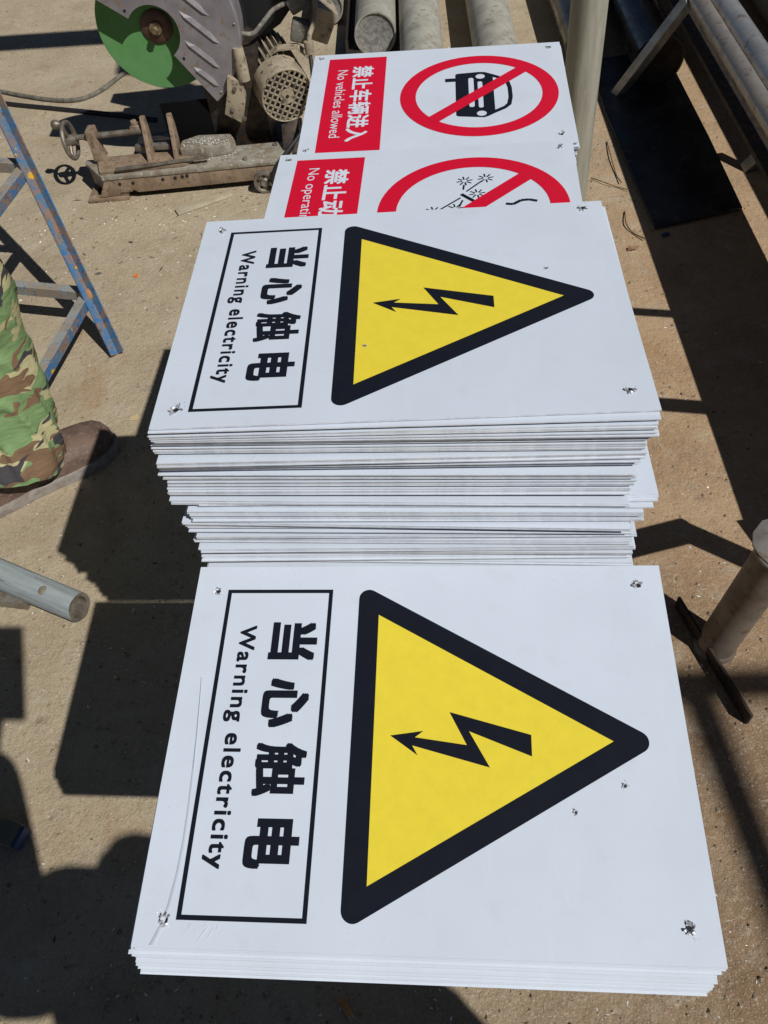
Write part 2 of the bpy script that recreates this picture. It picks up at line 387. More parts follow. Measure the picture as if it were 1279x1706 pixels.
# ------------------------------------------------------------------ signs: printed parts in sign coordinates
# sign up = local +x, reading direction = local -y, top face at z = 0
SL, SW, TH = 0.40, 0.3003, 0.0016
def S2(X, Y, z=0.0): return Vector((Y * U, -X * U, z))     # design units (X reading direction, Y up) -> local metres
def flat(polys, z, name, material):
    bm = bmesh.new()
    for poly in polys:
        vs = [bm.verts.new(S2(p[0], p[1], z)) for p in poly]
        f = bm.faces.new(vs)
    bmesh.ops.triangulate(bm, faces=bm.faces)
    bm.normal_update()
    for f in bm.faces:
        if f.normal.z < 0: f.normal_flip()
    me = bpy.data.meshes.new(name); bm.to_mesh(me); bm.free(); me.materials.append(material); return me
def ringpoly(outer, inner):
    n = len(outer); return [[outer[i], outer[(i + 1) % n], inner[(i + 1) % n], inner[i]] for i in range(n)]
def rect(x0, x1, y0, y1): return [(x0, y0), (x1, y0), (x1, y1), (x0, y1)]
def circ(cx, cy, r, n=64, a0=0): return [(cx + r * math.cos(a0 + 2 * math.pi * i / n), cy + r * math.sin(a0 + 2 * math.pi * i / n)) for i in range(n)]

def text_mesh(name, items, z, material, spacing=1.0):
    """items: (string, half stroke gain, target box x0,x1,y0,y1) in design units; heavy strokes come from shifted copies of the glyph"""
    bm = bmesh.new()
    for body, gain, (x0, x1, y0, y1) in items:
        cu = bpy.data.curves.new('lettering', 'FONT'); cu.body = body; cu.size = 1.0; cu.resolution_u = 4
        cu.space_character = spacing if len(body) > 1 else 1.0
        o = bpy.data.objects.new('lettering', cu); COL.objects.link(o)
        dg = bpy.context.evaluated_depsgraph_get()
        me = bpy.data.meshes.new_from_object(o.evaluated_get(dg))
        bpy.data.objects.remove(o)
        xs = [v.co.x for v in me.vertices]; ys = [v.co.y for v in me.vertices]
        a0, a1, b0, b1 = min(xs), max(xs), min(ys), max(ys)
        x0 += gain; x1 -= gain; y0 += gain; y1 -= gain
        base = [(x0 + (v.co.x - a0) / (a1 - a0) * (x1 - x0), y0 + (v.co.y - b0) / (b1 - b0) * (y1 - y0)) for v in me.vertices]
        offs = [(0, 0)] if gain < 1e-5 else [(gain * i, gain * j) for i in (-1, 0, 1) for j in (-1, 0, 1) if i or j]
        for q, (ox, oy) in enumerate(offs):
            for v, (X, Y) in zip(me.vertices, base): v.co = S2(X + ox, Y + oy, z + q * 0.000012)
            bm.from_mesh(me)
        bpy.data.meshes.remove(me)
    bm.normal_update()
    for f in bm.faces:
        if f.normal.z < 0: f.normal_flip()
    me = bpy.data.meshes.new(name); bm.to_mesh(me); bm.free(); me.materials.append(material); return me

def sheet_mesh(name, top, TH=0.0016):
    pm = MB(); pm.box((0, 0, -TH / 2), (SL, SW, TH))
    me = pm.mesh(name, [top, M_edge, M_back])
    for p in me.polygons:
        p.material_index = 0 if p.normal.z > .5 else (2 if p.normal.z < -.5 else 1)
    return me
ME_panel = sheet_mesh('panel', M_white)
ME_sheet = [sheet_mesh('sign_sheet', M_white, 0.0012), sheet_mesh('sign_sheet', M_sheet2, 0.0013)]

Z1, Z2, Z3 = 0.00022, 0.00042, 0.00062
# warning sign print
def rounded_tri(ap, base, cx, half, grow, r):
    A = Vector((cx, ap)); B = Vector((cx - half, base)); C = Vector((cx + half, base))
    cen = (A + B + C) / 3
    inr = base - cen.y                                   # negative
    k = (abs(inr) + grow - r) / abs(inr)
    P = [cen + (p - cen) * k for p in (B, C, A)]
    out = []
    for p, a0 in zip(P, (150, 270, 30)):
        for i in range(9):
            a = math.radians(a0 + 120 * i / 8)
            out.append((p.x + r * math.cos(a), p.y + r * math.sin(a)))
    return out
TRI = (0.3607, -0.0957, 0.006, 0.2635)
ME_tri = flat([rounded_tri(*TRI, 0.0435, 0.021)], Z1, 'triangle_border', M_black)
ME_field = flat([[(TRI[2], TRI[0]), (TRI[2] - TRI[3], TRI[1]), (TRI[2] + TRI[3], TRI[1])]], Z2, 'triangle_field', M_yellow)
bolt = [(-0.0629, -0.0006), (0.001, 0.0091), (-0.0145, 0.0005), (0.0845, -0.0172), (0.0518, 0.0474), (0.2073, 0.0042), (0.2064, -0.0371), (0.0891, 0.0096), (0.1269, -0.0592), (-0.0206, -0.0200), (-0.0094, -0.0382)]
bolt = [(-0.0629, -0.0006), (0.001, 0.0091), (-0.0150, -0.0035), (0.0845, -0.0172), (0.0518, 0.0474), (0.2073, 0.0042), (0.2064, -0.0371), (0.0891, 0.0096), (0.1269, -0.0592), (-0.0200, -0.0195), (-0.0094, -0.0382)]
ME_bolt = flat([[(-q[1], q[0]) for q in bolt]], Z3, 'lightning_bolt', M_black)
ME_frame = flat(ringpoly(rect(-0.318, 0.3315, -0.4283, -0.1970), rect(-0.3095, 0.3232, -0.4197, -0.2055)), Z1, 'text_frame', M_black)
zh = [('当', (-0.2400, -0.1541)), ('心', (-0.1146, -0.0124)), ('触', (0.0175, 0.1195)), ('电', (0.1590, 0.2460))]
ME_zh = text_mesh('characters', [(ch, 0.0040 if ch != '触' else 0.0030, (x0, x1, -0.3232, -0.2225 if ch != '心' else -0.2283)) for ch, (x0, x1) in zh], Z1, M_black)
ME_en = text_mesh('lettering', [('Warning electricity', 0.0012, (-0.2321, 0.2480, -0.3985, -0.3535))], Z1, M_black, 1.16)

# prohibition sign print
def ring(cx, cy, ro, ri, n=72): return ringpoly(circ(cx, cy, ro, n), circ(cx, cy, ri, n))
CX, CY = 0.006, 0.1640
ME_ring = flat(ring(CX, CY, 0.300, 0.240), Z2, 'prohibition_ring', M_red)
def slash_poly(w=0.026, r=0.255):
    # design X = -ly, Y = lx: the bar runs from upper left to lower right
    d = Vector((1, -1)).normalized(); n = Vector((1, 1)).normalized(); c = Vector((CX, CY))
    return [tuple(c + d * a + n * b) for a, b in ((-r, -w), (r, -w), (r, w), (-r, w))]
ME_slash = flat([slash_poly()], Z3, 'prohibition_bar', M_red)
ME_redbox = flat([rect(-0.333, 0.365, -0.4345, -0.1995)], Z1, 'red_text_box', M_red)
ME_zh_car = text_mesh('characters', [('禁止车辆进入', 0.0022, (-0.262, 0.300, -0.3330, -0.2480))], Z2, M_whiteink)
ME_en_car = text_mesh('lettering', [('No vehicles allowed', 0.0, (-0.2365, 0.2690, -0.3930, -0.3520))], Z2, M_whiteink)
ME_zh_fire = text_mesh('characters', [('禁止动', 0.0022, (-0.262, 0.016, -0.3270, -0.2455))], Z2, M_whiteink)
ME_en_fire = text_mesh('lettering', [('No operating', 0.0, (-0.2760, 0.0560, -0.3980, -0.3500))], Z2, M_whiteink)
def arcpts(cx, cy, r, a0, a1, n=8): return [(cx + r * math.cos(math.radians(a0 + (a1 - a0) * i / n)), cy + r * math.sin(math.radians(a0 + (a1 - a0) * i / n))) for i in range(n + 1)]
carP = []
body = [(-0.150, 0.077), (0.155, 0.077), (0.163, 0.085), (0.178, 0.180), (0.170, 0.196), (0.150, 0.222), (-0.140, 0.222), (-0.160, 0.192), (-0.163, 0.168), (-0.157, 0.085)]
carP.append(body)
carP.append(rect(-0.122, -0.096, 0.037, 0.077)); carP.append(rect(0.100, 0.128, 0.037, 0.077))
# cabin: roof band and two pillars round the windscreen
outer = [(-0.140, 0.222), (-0.112, 0.262), (-0.085, 0.283), (-0.03, 0.291), (0.04, 0.291), (0.095, 0.283), (0.122, 0.262), (0.150, 0.222)]
inner = [(-0.118, 0.222), (-0.095, 0.255), (-0.075, 0.268), (-0.03, 0.275), (0.04, 0.275), (0.085, 0.268), (0.105, 0.255), (0.128, 0.222)]
for i in range(7): carP.append([outer[i], outer[i + 1], inner[i + 1], inner[i]])
ME_car = flat(carP, Z1, 'car_symbol', M_black)
carW = [circ(-0.126, 0.1736, 0.018, 24), circ(0.150, 0.1716, 0.018, 24)]
carW += [[*arcpts(-0.108, 0.137, 0.010, 90, 270), *arcpts(0.092, 0.137, 0.010, -90, 90)], [*arcpts(-0.078, 0.171, 0.009, 90, 270), *arcpts(0.100, 0.171, 0.009, -90, 90)], [*arcpts(-0.108, 0.200, 0.006, 90, 270), *arcpts(0.092, 0.200, 0.006, -90, 90)]]
ME_carw = flat(carW[:4], Z2, 'car_lights', M_white)
# firework symbol
def stroke(a, b, w):
    a, b = Vector(a), Vector(b); n = (b - a).normalized(); n = Vector((-n.y, n.x)) * w / 2
    return [tuple(a + n), tuple(b + n), tuple(b - n), tuple(a - n)]
fw_ = []
for lx, ly in ((0.1389, 0.1528), (0.2067, 0.164), (0.1787, 0.0756), (0.1101, -0.0032), (0.0405, -0.0137)):
    for i in range(8):
        a = math.pi / 4 * i + 0.2; d = Vector((math.cos(a), math.sin(a)))
        fw_.append(stroke(Vector((-ly, lx)) + d * 0.008, Vector((-ly, lx)) + d * 0.026, 0.005))
L_ = [((0.1346, 0.1021), (0.1371, 0.1300)), ((0.1446, 0.0906), (0.1938, 0.1479)), ((0.0528, -0.0146), (0.1263, 0.056)), ((0.1223, 0.006), (0.133, 0.042))]
for a, b in L_: fw_.append(stroke((-a[1], a[0]), (-b[1], b[0]), 0.006))
a, b = (0.128, 0.0769), (0.1798, 0.0219); fw_.append(stroke((-a[1], a[0]), (-b[1], b[0]), 0.013))
sq = [(0.2668, 0.0118), (0.2893, 0.0071), (0.3144, 0.027), (0.3388, 0.0294), (0.3642, 0.0199)]
sq = [(-q[1], q[0]) for q in sq]
ME_squig = flat([stroke(sq[i], sq[i + 1], 0.012) for i in range(4)], Z1, 'fuse_symbol', M_black)
ME_fire = flat(fw_, Z1, 'firework_symbol', M_black)

# torn drill burrs
def burr_mesh(seed, size=1.0, tall=1.0):
    rnd = random.Random(seed); mb = MB()
    mb.mi = 1; n = 10
    r0 = 0.0024 * size
    mb.add([(math.cos(2 * math.pi * k / n) * r0 * rnd.uniform(.7, 1.3), math.sin(2 * math.pi * k / n) * r0 * rnd.uniform(.7, 1.3), 0.0004) for k in range(n)], [tuple(range(n))])
    mb.mi = 0
    main = rnd.uniform(0, 2 * math.pi)
    for k in range(rnd.randint(7, 12)):
        a = main + rnd.gauss(0, 1.0) + (math.pi if rnd.random() < .35 else 0); w = rnd.uniform(.25, .65); L = rnd.uniform(.0012, .0045) * size * rnd.uniform(.6, 1.1); h = rnd.uniform(.0006, .0030) * size * tall
        tw = rnd.uniform(-.9, .9)
        def at(ang, r, z): return Vector((math.cos(ang) * r, math.sin(ang) * r, z))
        p0, p1 = at(a - w, r0 * .8, .0002), at(a + w, r0 * .9, .0002)
        m0, m1 = at(a - w * .7, r0 + L * .4, h), at(a + w * .5, r0 + L * .5, h * .8)
        n0, n1 = at(a - w * .4 + tw * .3, r0 + L * .85, h * rnd.uniform(.4, 1.3)), at(a + w * .3 + tw * .3, r0 + L, h * rnd.uniform(.1, .9))
        e = at(a + tw * .6, r0 + L * rnd.uniform(.7, 1.05), h * rnd.uniform(.0, 1.6))
        mb.add([p0, p1, m0, m1, n0, n1, e], [(0, 1, 3, 2), (2, 3, 5, 4), (4, 5, 6)])
    for k in range(6):
        a = rnd.uniform(0, 6.28); r = rnd.uniform(.004, .009) * size; q_ = rnd.uniform(.0003, .0009); c_ = Vector((math.cos(a) * r, math.sin(a) * r, .0003))
        mb.add([c_, c_ + Vector((q_, q_ * .3, .0003)), c_ + Vector((q_ * .2, q_, .0001))], [(0, 1, 2)])
    me = mb.mesh('drill_burr', [M_burr, M_hole]); return me
BURR = [burr_mesh(i, 0.78 + 0.09 * (i % 5)) for i in range(14)]; BURRS = [burr_mesh(20 + i, 0.4 + .08 * i) for i in range(4)]
FLATB = [burr_mesh(40 + i, 0.8, 0.12) for i in range(3)]
CORNER = [(-0.452, 0.320), (0.451, 0.335), (0.449, -0.319), (-0.450, -0.329)]
def add_burrs(root, spots, kind=BURR):
    for i, (lx, ly) in enumerate(spots):
        link('drill_burr', random.choice(kind), root, Matrix.Translation((lx * U, ly * U, 0.0002)) @ Matrix.Rotation(random.uniform(0, 6.28), 4, 'Z'))

def frame_mtx(c, x, y):
    x = Vector(x).normalized(); y = Vector(y); y = (y - x * y.dot(x)).normalized(); z = x.cross(y)
    m = Matrix((x, y, z)).transposed().to_4x4(); m.translation = Vector(c); return m

def sign(name, label, cat, mtx, meshes, burrs=CORNER, small=(), group=None):
    o = bpy.data.objects.new(name, None); COL.objects.link(o); o.empty_display_size = 0.05; o.matrix_world = mtx
    tag(o, label, cat, group)
    for m in meshes: link(m.name.split('.')[0], m, o)
    add_burrs(o, burrs); add_burrs(o, small, BURRS)
    return o
WARN = [ME_panel, ME_tri, ME_field, ME_bolt, ME_frame, ME_zh, ME_en]
MX_near = frame_mtx(Vector((0.0115979, 0.61866723, 1.50847666)) * U, (0.98751113, -0.15625118, -0.02018267), (0.15737033, 0.98436618, 0.07910633))
MX_far = frame_mtx(Vector((0.10500157, 1.4790297, 1.87057735)) * U, (0.99156739, -0.12766867, -0.02224466), (0.12720962, 0.99165434, -0.02096144))
MX_veh = frame_mtx(Vector((0.4264, 3.127, 1.5424)) * U, (0.9876, -0.1559, -0.0182), (0.1566, 0.9869, 0.035))
MX_fire = frame_mtx(Vector((0.25025176, 2.29287659, 1.5875801)) * U, (0.98476186, -0.17387826, -0.00322977), (0.17389458, 0.98474747, 0.00575255))
near = sign('warning_sign', 'black and yellow electricity warning sign nearest the viewer, film crease at its lower left', 'warning sign', MX_near, WARN,
            [(-0.4502, 0.3131), (0.4506, 0.3262), (0.4478, -0.3195), (-0.4471, -0.3326)], [(0.2783, -0.1371), (0.3716, -0.0887)], 'electricity warning signs lying on the piles')
far = sign('warning_sign', 'black and yellow electricity warning sign on top of the tall middle pile', 'warning sign', MX_far, WARN,
           [(-0.4543, 0.3253), (0.4516, 0.3447), (0.451, -0.3178), (-0.4537, -0.3253)], [(0.3346, 0.1001), (-0.0767, -0.1495)], 'electricity warning signs lying on the piles')
veh = sign('prohibition_sign', 'red ring sign with a car symbol, farthest sign of the row', 'prohibition sign', MX_veh,
           [ME_panel, ME_ring, ME_slash, ME_redbox, ME_zh_car, ME_en_car, ME_car, ME_carw], [(-0.468, 0.345), (0.455, 0.335), (0.449, -0.319), (-0.468, -0.345)])
fire = sign('prohibition_sign', 'red ring sign with firework symbol, half covered by the electricity sign', 'prohibition sign', MX_fire,
            [ME_panel, ME_ring, ME_slash, ME_redbox, ME_zh_fire, ME_en_fire, ME_fire, ME_squig], [(-0.465, 0.340), (0.455, 0.335), (0.449, -0.319), (-0.452, -0.329)])
# lifted edge of the clear film on the near sign and scratches
fm = MB()
fp = [(-0.455, 0.115), (-0.450, 0.060), (-0.445, 0.0), (-0.4405, -0.07), (-0.437, -0.14), (-0.4355, -0.20), (-0.4375, -0.26), (-0.443, -0.31), (-0.452, -0.345), (-0.463, -0.372)]
pts = [Vector((p[0] * U, p[1] * U, 0.0006)) for p in fp]
for i in range(len(pts) - 1):
    a, b = pts[i], pts[i + 1]; w0, w1 = 0.0006 + 0.0016 * (i / 9) , 0.0006 + 0.0016 * ((i + 1) / 9)
    fm.add([a + Vector((-w0, 0, -.0003)), a + Vector((0, 0, .0003)), a + Vector((w0 * .8, 0, -.0003)), b + Vector((-w1, 0, -.0003)), b + Vector((0, 0, .0003)), b + Vector((w1 * .8, 0, -.0003))], [(0, 1, 4, 3), (1, 2, 5, 4)])
fm.build('film_crease', M_film, near, 60)
sm_ = MB()
for i in range(9):
    x = -0.42 + 0.075 * random.random(); y = -0.358 + random.uniform(-.006, .018); L = random.uniform(.004, .022)
    a = Vector((x * U, y * U, .00035)); b = a + Vector((L * .55 * U, L * U, 0)); n = Vector((1, -.55, 0)).normalized() * random.uniform(.00008, .0003)
    sm_.add([a - n, a + n, b + n, b - n], [(0, 1, 2, 3)])
sm_.build('film_scratches', M_scratch, near)

# ------------------------------------------------------------------ the piles of blank-edged sheets
def sheet(mtx, label, group, burrs=False):
    o = bpy.data.objects.new('sign_sheet', random.choice(ME_sheet)); COL.objects.link(o); o.matrix_world = mtx
    tag(o, label, 'sign sheet', group)
    if burrs: add_burrs(o, [c for c in CORNER[2:]] , FLATB)
    return o
def jitter(mtx, dz, dx=0., dy=0., rz=0.):
    return mtx @ Matrix.Translation((dx, dy, dz)) @ Matrix.Rotation(math.radians(rz), 4, 'Z')

# near pile: eighteen sheets under the sign
near_dz = 0.0
STEP = [-.0005, -.0012, -.0035, -.0030, -.0052, -.0050, -.0046, -.0078, -.0074, -.0095, -.0090, -.0110, -.0105, -.0122, -.0120, -.0135, -.0132, -.0130]
for i in range(18):
    near_dz += 0.0020 if i % 4 else 0.0046
    dx = random.uniform(-.0010, .0010) - (0.0022 if i > 1 else 0) - 0.0001 * i; dy = STEP[i] + random.uniform(-.0006, .0006); rz = random.uniform(-.10, .10)
    if i == 5: dx, rz = -.0062, -0.38
    sheet(jitter(MX_near, -near_dz, dx, dy, rz), 'white sheet in the low pile under the nearest electricity sign', 'sheets in the nearest low pile')
TABLE_Z = 0.5375

# tall pile: front corners followed level by level
segs = [  # n sheets, front-left pixel, front-right pixel at start and end of the run
    (8, (248.5, 715.5), (1101, 687), (251, 733), (1097, 722)),
    (18, (250, 741), (1075, 730), (264, 793), (1064, 788)),
    (14, (266, 797), (1062, 793), (282, 839), (1052, 836)),
    (4, (287, 839), (1097, 826), (292, 844), (1091, 846)),
    (13, (315, 849), (1057, 854), (309, 885), (1056, 886)),
    (19, (331, 893), (1051, 893), (342, 947), (1052, 948)),
]
def zfront(py): return (1.8896 + (1.44 - 1.8896) * (py - 712) / (943 - 712)) * U
ztop_prev = None
yaw0 = MX_far.to_3x3() @ Vector((0, 1, 0))
for si, (n, a0, b0, a1, b1) in enumerate(segs):
    st_ = [0.0]; grp = random.randint(2, 4); gdy = 0.0; gdx = 0.0
    for i in range(n - 1):
        grp -= 1; st_.append(st_[-1] + (2.1 if grp == 0 else random.uniform(0.74, 0.95)))
        if grp == 0: grp = random.randint(2, 5)
    prev_k = -1
    for i in range(n):
        k = st_[i] / st_[-1]
        if i == 0 or st_[i] - st_[i - 1] > 1.5: gdy = random.gauss(0, .0017); gdx = random.gauss(0, .0016); grz = max(-.8, min(.8, random.gauss(0, .42))); gtl = random.gauss(0, .0012)
        ax, ay = a0[0] + (a1[0] - a0[0]) * k, a0[1] + (a1[1] - a0[1]) * k
        bx, by = b0[0] + (b1[0] - b0[0]) * k, b0[1] + (b1[1] - b0[1]) * k
        zl = zfront(ay); zr = zl - 0.021 * U * (1 if si < 4 else 0.8)
        L = G(ax, ay, zl); Rr = G(bx, by, zr)
        xd = (Rr - L); xd.z += random.uniform(-.0006, .0006) + gtl * 0.6; xd.normalize()
        yd = Vector((-xd.y, xd.x, 0)).normalized(); yd.z = -0.021 + random.uniform(-.0008, .0008)
        if si == 1 and i < 4: yd.z += 0.004 * (4 - i) / 4
        mid_ = (L + Rr) / 2 + yd * (SW / 2)
        if si == 3: mid_ = Rr - xd * (SL / 2) + yd * (SW / 2); gdx = gdy = 0; grz = 0.25 - 0.12 * i
        mx = frame_mtx(mid_, xd, yd)
        mx = jitter(mx, 0, gdx + random.gauss(0, .0006), gdy + random.gauss(0, .0007), grz + random.gauss(0, .11))
        lab = 'white sheet in the tall middle pile under the raised electricity sign'; gr = 'sheets in the tall middle pile'
        if si == 3: lab = 'white sheet poking out on the right side, midway down the tall pile'; gr = 'sheets poking out of the tall pile'
        if si >= 4: lab = 'white sheet in the narrower lower half of the tall middle pile'; gr = 'sheets in the lower half of the tall pile'
        sheet(mx, lab, gr, burrs=(i % 2 == 0))

# piles under the two red signs
zz = 0.0
i = 0
while MX_fire.translation.z - zz > TABLE_Z + 0.004:
    zz += 0.0022 if i % 5 else 0.0036
    sheet(jitter(MX_fire, -zz, random.gauss(0, .001), random.gauss(0, .001), random.gauss(0, .1)), 'white sheet in the pile under the firework prohibition sign', 'sheets under the firework sign'); i += 1
zz = 0.0; i = 0
while MX_veh.translation.z - zz > TABLE_Z + 0.012:
    zz += 0.0024 if i % 5 else 0.004
    sheet(jitter(MX_veh, -zz, random.gauss(0, .001) + (0.002 if i < 3 else 0), random.gauss(0, .001) - (0.003 if i < 3 else 0), random.gauss(0, .1)), 'white sheet in the pile under the car prohibition sign', 'sheets under the car sign'); i += 1

# steel trestle table that carries the four piles
tb = thing('trestle_table', 'dark steel trestle table hidden beneath the row of sign piles', 'table', (0.03, 0.25, 0), math.radians(-9.3))
zt = TABLE_Z - 0.004
for x in (-0.06, 0.10):
    MB().angle((x, -0.02, zt), (x, 1.20, zt), 0.04, 0.004, (0, 0, -1), (1, 0, 0)).build('rail', M_darksteel, tb)
for y in (0.07, 0.42, 0.78, 1.10):
    MB().angle((-0.13, y, zt - 0.005), (0.16, y, zt - 0.005), 0.035, 0.004, (0, 0, -1), (0, 1, 0)).build('crossbar', M_darksteel, tb)
for y in (0.50, 0.66):
    MB().box((0.02, y, zt + 0.0195), (0.30, 0.03, 0.029)).build('spacer', M_steelworn, tb)
for x, sx in ((-0.12, 1), (0.15, -1)):
    for y in (0.09, 0.80, 1.08):
        MB().angle((x, y, 0), (x, y, zt - 0.041), 0.035, 0.004, (0, 1, 0), (sx, 0, 0)).build('leg', M_darksteel, tb)

# ------------------------------------------------------------------ cut-off saw with vise
saw = thing('cut_off_saw', 'dusty cut-off saw with green disc, guard, motor and vise on concrete', 'cut-off saw', (-0.7107, 2.2298, 0), math.radians(-5.66))
RXZ = Matrix.Rotation(math.pi / 2, 3, 'X')             # polygon (x, y) -> (x, z), extruded towards -y
def xz_prism(mb, poly, y0, y1):
    n = len(poly)
    mb.add([Vector((p[0], y, p[1])) for y in (y0, y1) for p in poly],
           [tuple(range(n)), tuple(reversed(range(n, 2 * n)))] + [(i, (i + 1) % n, n + (i + 1) % n, n + i) for i in range(n)])
    return mb
RY_AX = Matrix.Rotation(-math.pi / 2, 3, 'X')          # lathe axis z -> y
RX_AX = Matrix.Rotation(math.pi / 2, 3, 'Y')           # lathe axis z -> x
b = MB()
xz_prism(b, [(0.062, 0.062), (0.046, 0.013), (0.118, 0.013), (0.126, 0.024), (0.138, 0.026), (0.150, 0.018), (0.50, 0.021), (0.505, 0.0), (0.60, 0.0), (0.60, 0.062)], 0.0, 0.010)
xz_prism(b, [(0.0, 0.0), (0.118, 0.0), (0.118, 0.012), (0.0, 0.012)], -0.006, 0.018)
b.box((0.30, 0.098, 0.035), (0.60, 0.009, 0.058))
b.prism([(0.0, 0.0), (0.020, 0.0), (0.020, 0.095), (0.0, 0.095)], 0.0, 0.013)
base = b.build('base_frame', M_cast, saw, 40, 0.0025)
top = MB(); top.prism([(0.060, -0.003), (0.60, -0.003), (0.60, 0.104), (-0.006, 0.104), (-0.006, 0.088)], 0.0625, 0.0735)
top.build('top_plate', M_casttop, saw, 40, 0.002)
g = MB(); g.prism([(0.060, 0.012), (0.068, 0.018), (0.012, 0.085), (0.003, 0.080)], 0.014, 0.0615); g.build('end_gusset', M_casttop, saw, 40, 0.0015)
for x, z in ((.105, .048), (.143, .048), (.230, .050), (.266, .051), (.287, .053), (.301, .054)):
    MB().lathe([(0.0001, 0.0), (0.0045, 0.0), (0.0045, 0.0012), (0.0001, 0.0012)], 14, RY_AX, (x, -0.0016, z)).build('bolt_hole', M_hole, base)
b = MB(); b.prism([(0.055, 0.012), (0.30, 0.012), (0.32, 0.030), (0.32, 0.094), (0.03, 0.094)], 0.074, 0.083); b.build('vise_bed', M_cast, saw, 40, 0.002)
MB().bar((0.105, 0.006, 0.088), (0.37, 0.022, 0.090), 0.010, 0.006).build('guide_bar', M_steelworn, saw, 40, 0.001)
def jaw(x, lean):
    pl = [(0.035, 0.083), (0.100, 0.083), (0.112, 0.150), (0.108, 0.182), (0.092, 0.186), (0.070, 0.140)]
    n = len(pl); mb = MB()
    mb.add([Vector((xx + lean * (q[1] - .083), q[0], q[1])) for xx in (x, x + 0.012) for q in pl], [tuple(range(n)), tuple(reversed(range(n, 2 * n)))] + [(i, (i + 1) % n, n + (i + 1) % n, n + i) for i in range(n)])
    return mb
jaw(0.192, -0.02).build('jaw', M_cast, saw, 40, 0.0015)
jaw(0.268, -0.02).build('jaw', M_cast, saw, 40, 0.0015)
# spindle with thread, bracket, hand wheel
pr = []
for i in range(58):
    x = i * 0.0028; pr += [(0.0088, x), (0.0070, x + .0014)]
MB().lathe([(0.0001, 0)] + pr + [(0.0001, 0.163)], 16, RX_AX, (0.028, 0.092, 0.146)).build('spindle', M_steelworn, saw)
MB().tube([(-0.03, 0.092, 0.146), (0.03, 0.092, 0.146)], 0.0075, 14).build('spindle_end', M_steelworn, saw, 40)
xz_prism(MB(), [(0.028, 0.083), (0.062, 0.083), (0.056, 0.104), (0.054, 0.168), (0.032, 0.168), (0.031, 0.104)], 0.070, 0.114).build('bracket', M_cast, saw, 40, 0.003)
hw = MB(); hw.torus((-0.024, 0.092, 0.140), 0.047, 0.0062, (1, 0, 0.05))
for k in range(3):
    a = math.radians(90 + 120 * k + 20); hw.tube([(-0.026, 0.092, 0.140), (-0.024, 0.092 + .046 * math.cos(a), 0.140 + .046 * math.sin(a))], 0.0055, 8)
hw.lathe([(0.0001, -0.014), (0.014, -0.014), (0.016, 0.0), (0.013, 0.018), (0.0001, 0.018)], 18, RX_AX, (-0.022, 0.092, 0.140))
hw = hw.build('hand_wheel', M_steelworn, saw, 50)
kn = MB(); kn.tube([(-0.03, 0.092, 0.186), (-0.036, 0.092, 0.186), (-0.042, 0.092, 0.187), (-0.05, 0.092, 0.187), (-0.056, 0.092, 0.187), (-0.060, 0.092, 0.187)], [0.005, 0.009, 0.0125, 0.0135, 0.010, 0.003], 14)
kn.build('crank_knob', M_steelworn, hw, 60)
b = MB(); b.box((0.168, 0.105, 0.150), (0.026, 0.03, 0.02)); b.lathe([(0.0001, 0), (0.009, 0), (0.009, 0.012), (0.0001, 0.012)], 6, None, (0.166, 0.105, 0.160)); b.build('spindle_nut', M_cast, saw, 40, 0.001)
b = MB(); b.bar((0.15, 0.10, 0.098), (0.255, 0.088, 0.100), 0.018, 0.014); b.build('slide_bar', M_steelworn, saw, 40, 0.001)
# fixed block heaped with chips
b = MB(); b.prism([(0.285, 0.055), (0.36, 0.050), (0.425, 0.056), (0.44, 0.085), (0.425, 0.118), (0.33, 0.128), (0.285, 0.105)], 0.0735, 0.104); b.build('fixed_block', M_casttop, saw, 30, 0.006)
b = MB()
rnd = random.Random(3)
for i in range(420):
    x = rnd.gauss(0.368, 0.036); y = rnd.gauss(0.084, 0.022); z = 0.1045 + rnd.random() * 0.004
    if not (0.29 < x < 0.43 and 0.055 < y < 0.118): z = 0.0745; 
    if not (0.05 < x < 0.55 and 0.004 < y < 0.10): continue
    s_ = rnd.uniform(.0008, .0028); a = rnd.random() * 6.28; 
    b.add([(x + s_ * math.cos(a), y + s_ * math.sin(a), z), (x + s_ * math.cos(a + 2), y + s_ * math.sin(a + 2), z + s_ * rnd.uniform(-.2, .8)), (x + s_ * math.cos(a + 4), y + s_ * math.sin(a + 4), z + s_ * .5)], [(0, 1, 2)])
o = b.build('metal_chips', M_chip, saw); o['kind'] = 'stuff'
# castor
w_ = MB(); w_.lathe([(0.0001, -0.006), (0.010, -0.009), (0.013, -0.004), (0.021, -0.003), (0.024, -0.008), (0.030, -0.008), (0.031, 0.008), (0.0001, 0.008)], 28, RY_AX, (0.520, -0.030, 0.031))
wo = w_.build('castor_wheel', M_steelworn, saw, 40)
for k in range(5):
    a = math.radians(72 * k + 15); MB().lathe([(0.0001, 0), (0.0038, 0), (0.0038, 0.001), (0.0001, 0.001)], 10, RY_AX, (0.520 + .0175 * math.cos(a), -0.0348, 0.031 + .0175 * math.sin(a))).build('wheel_hole', M_hole, wo)
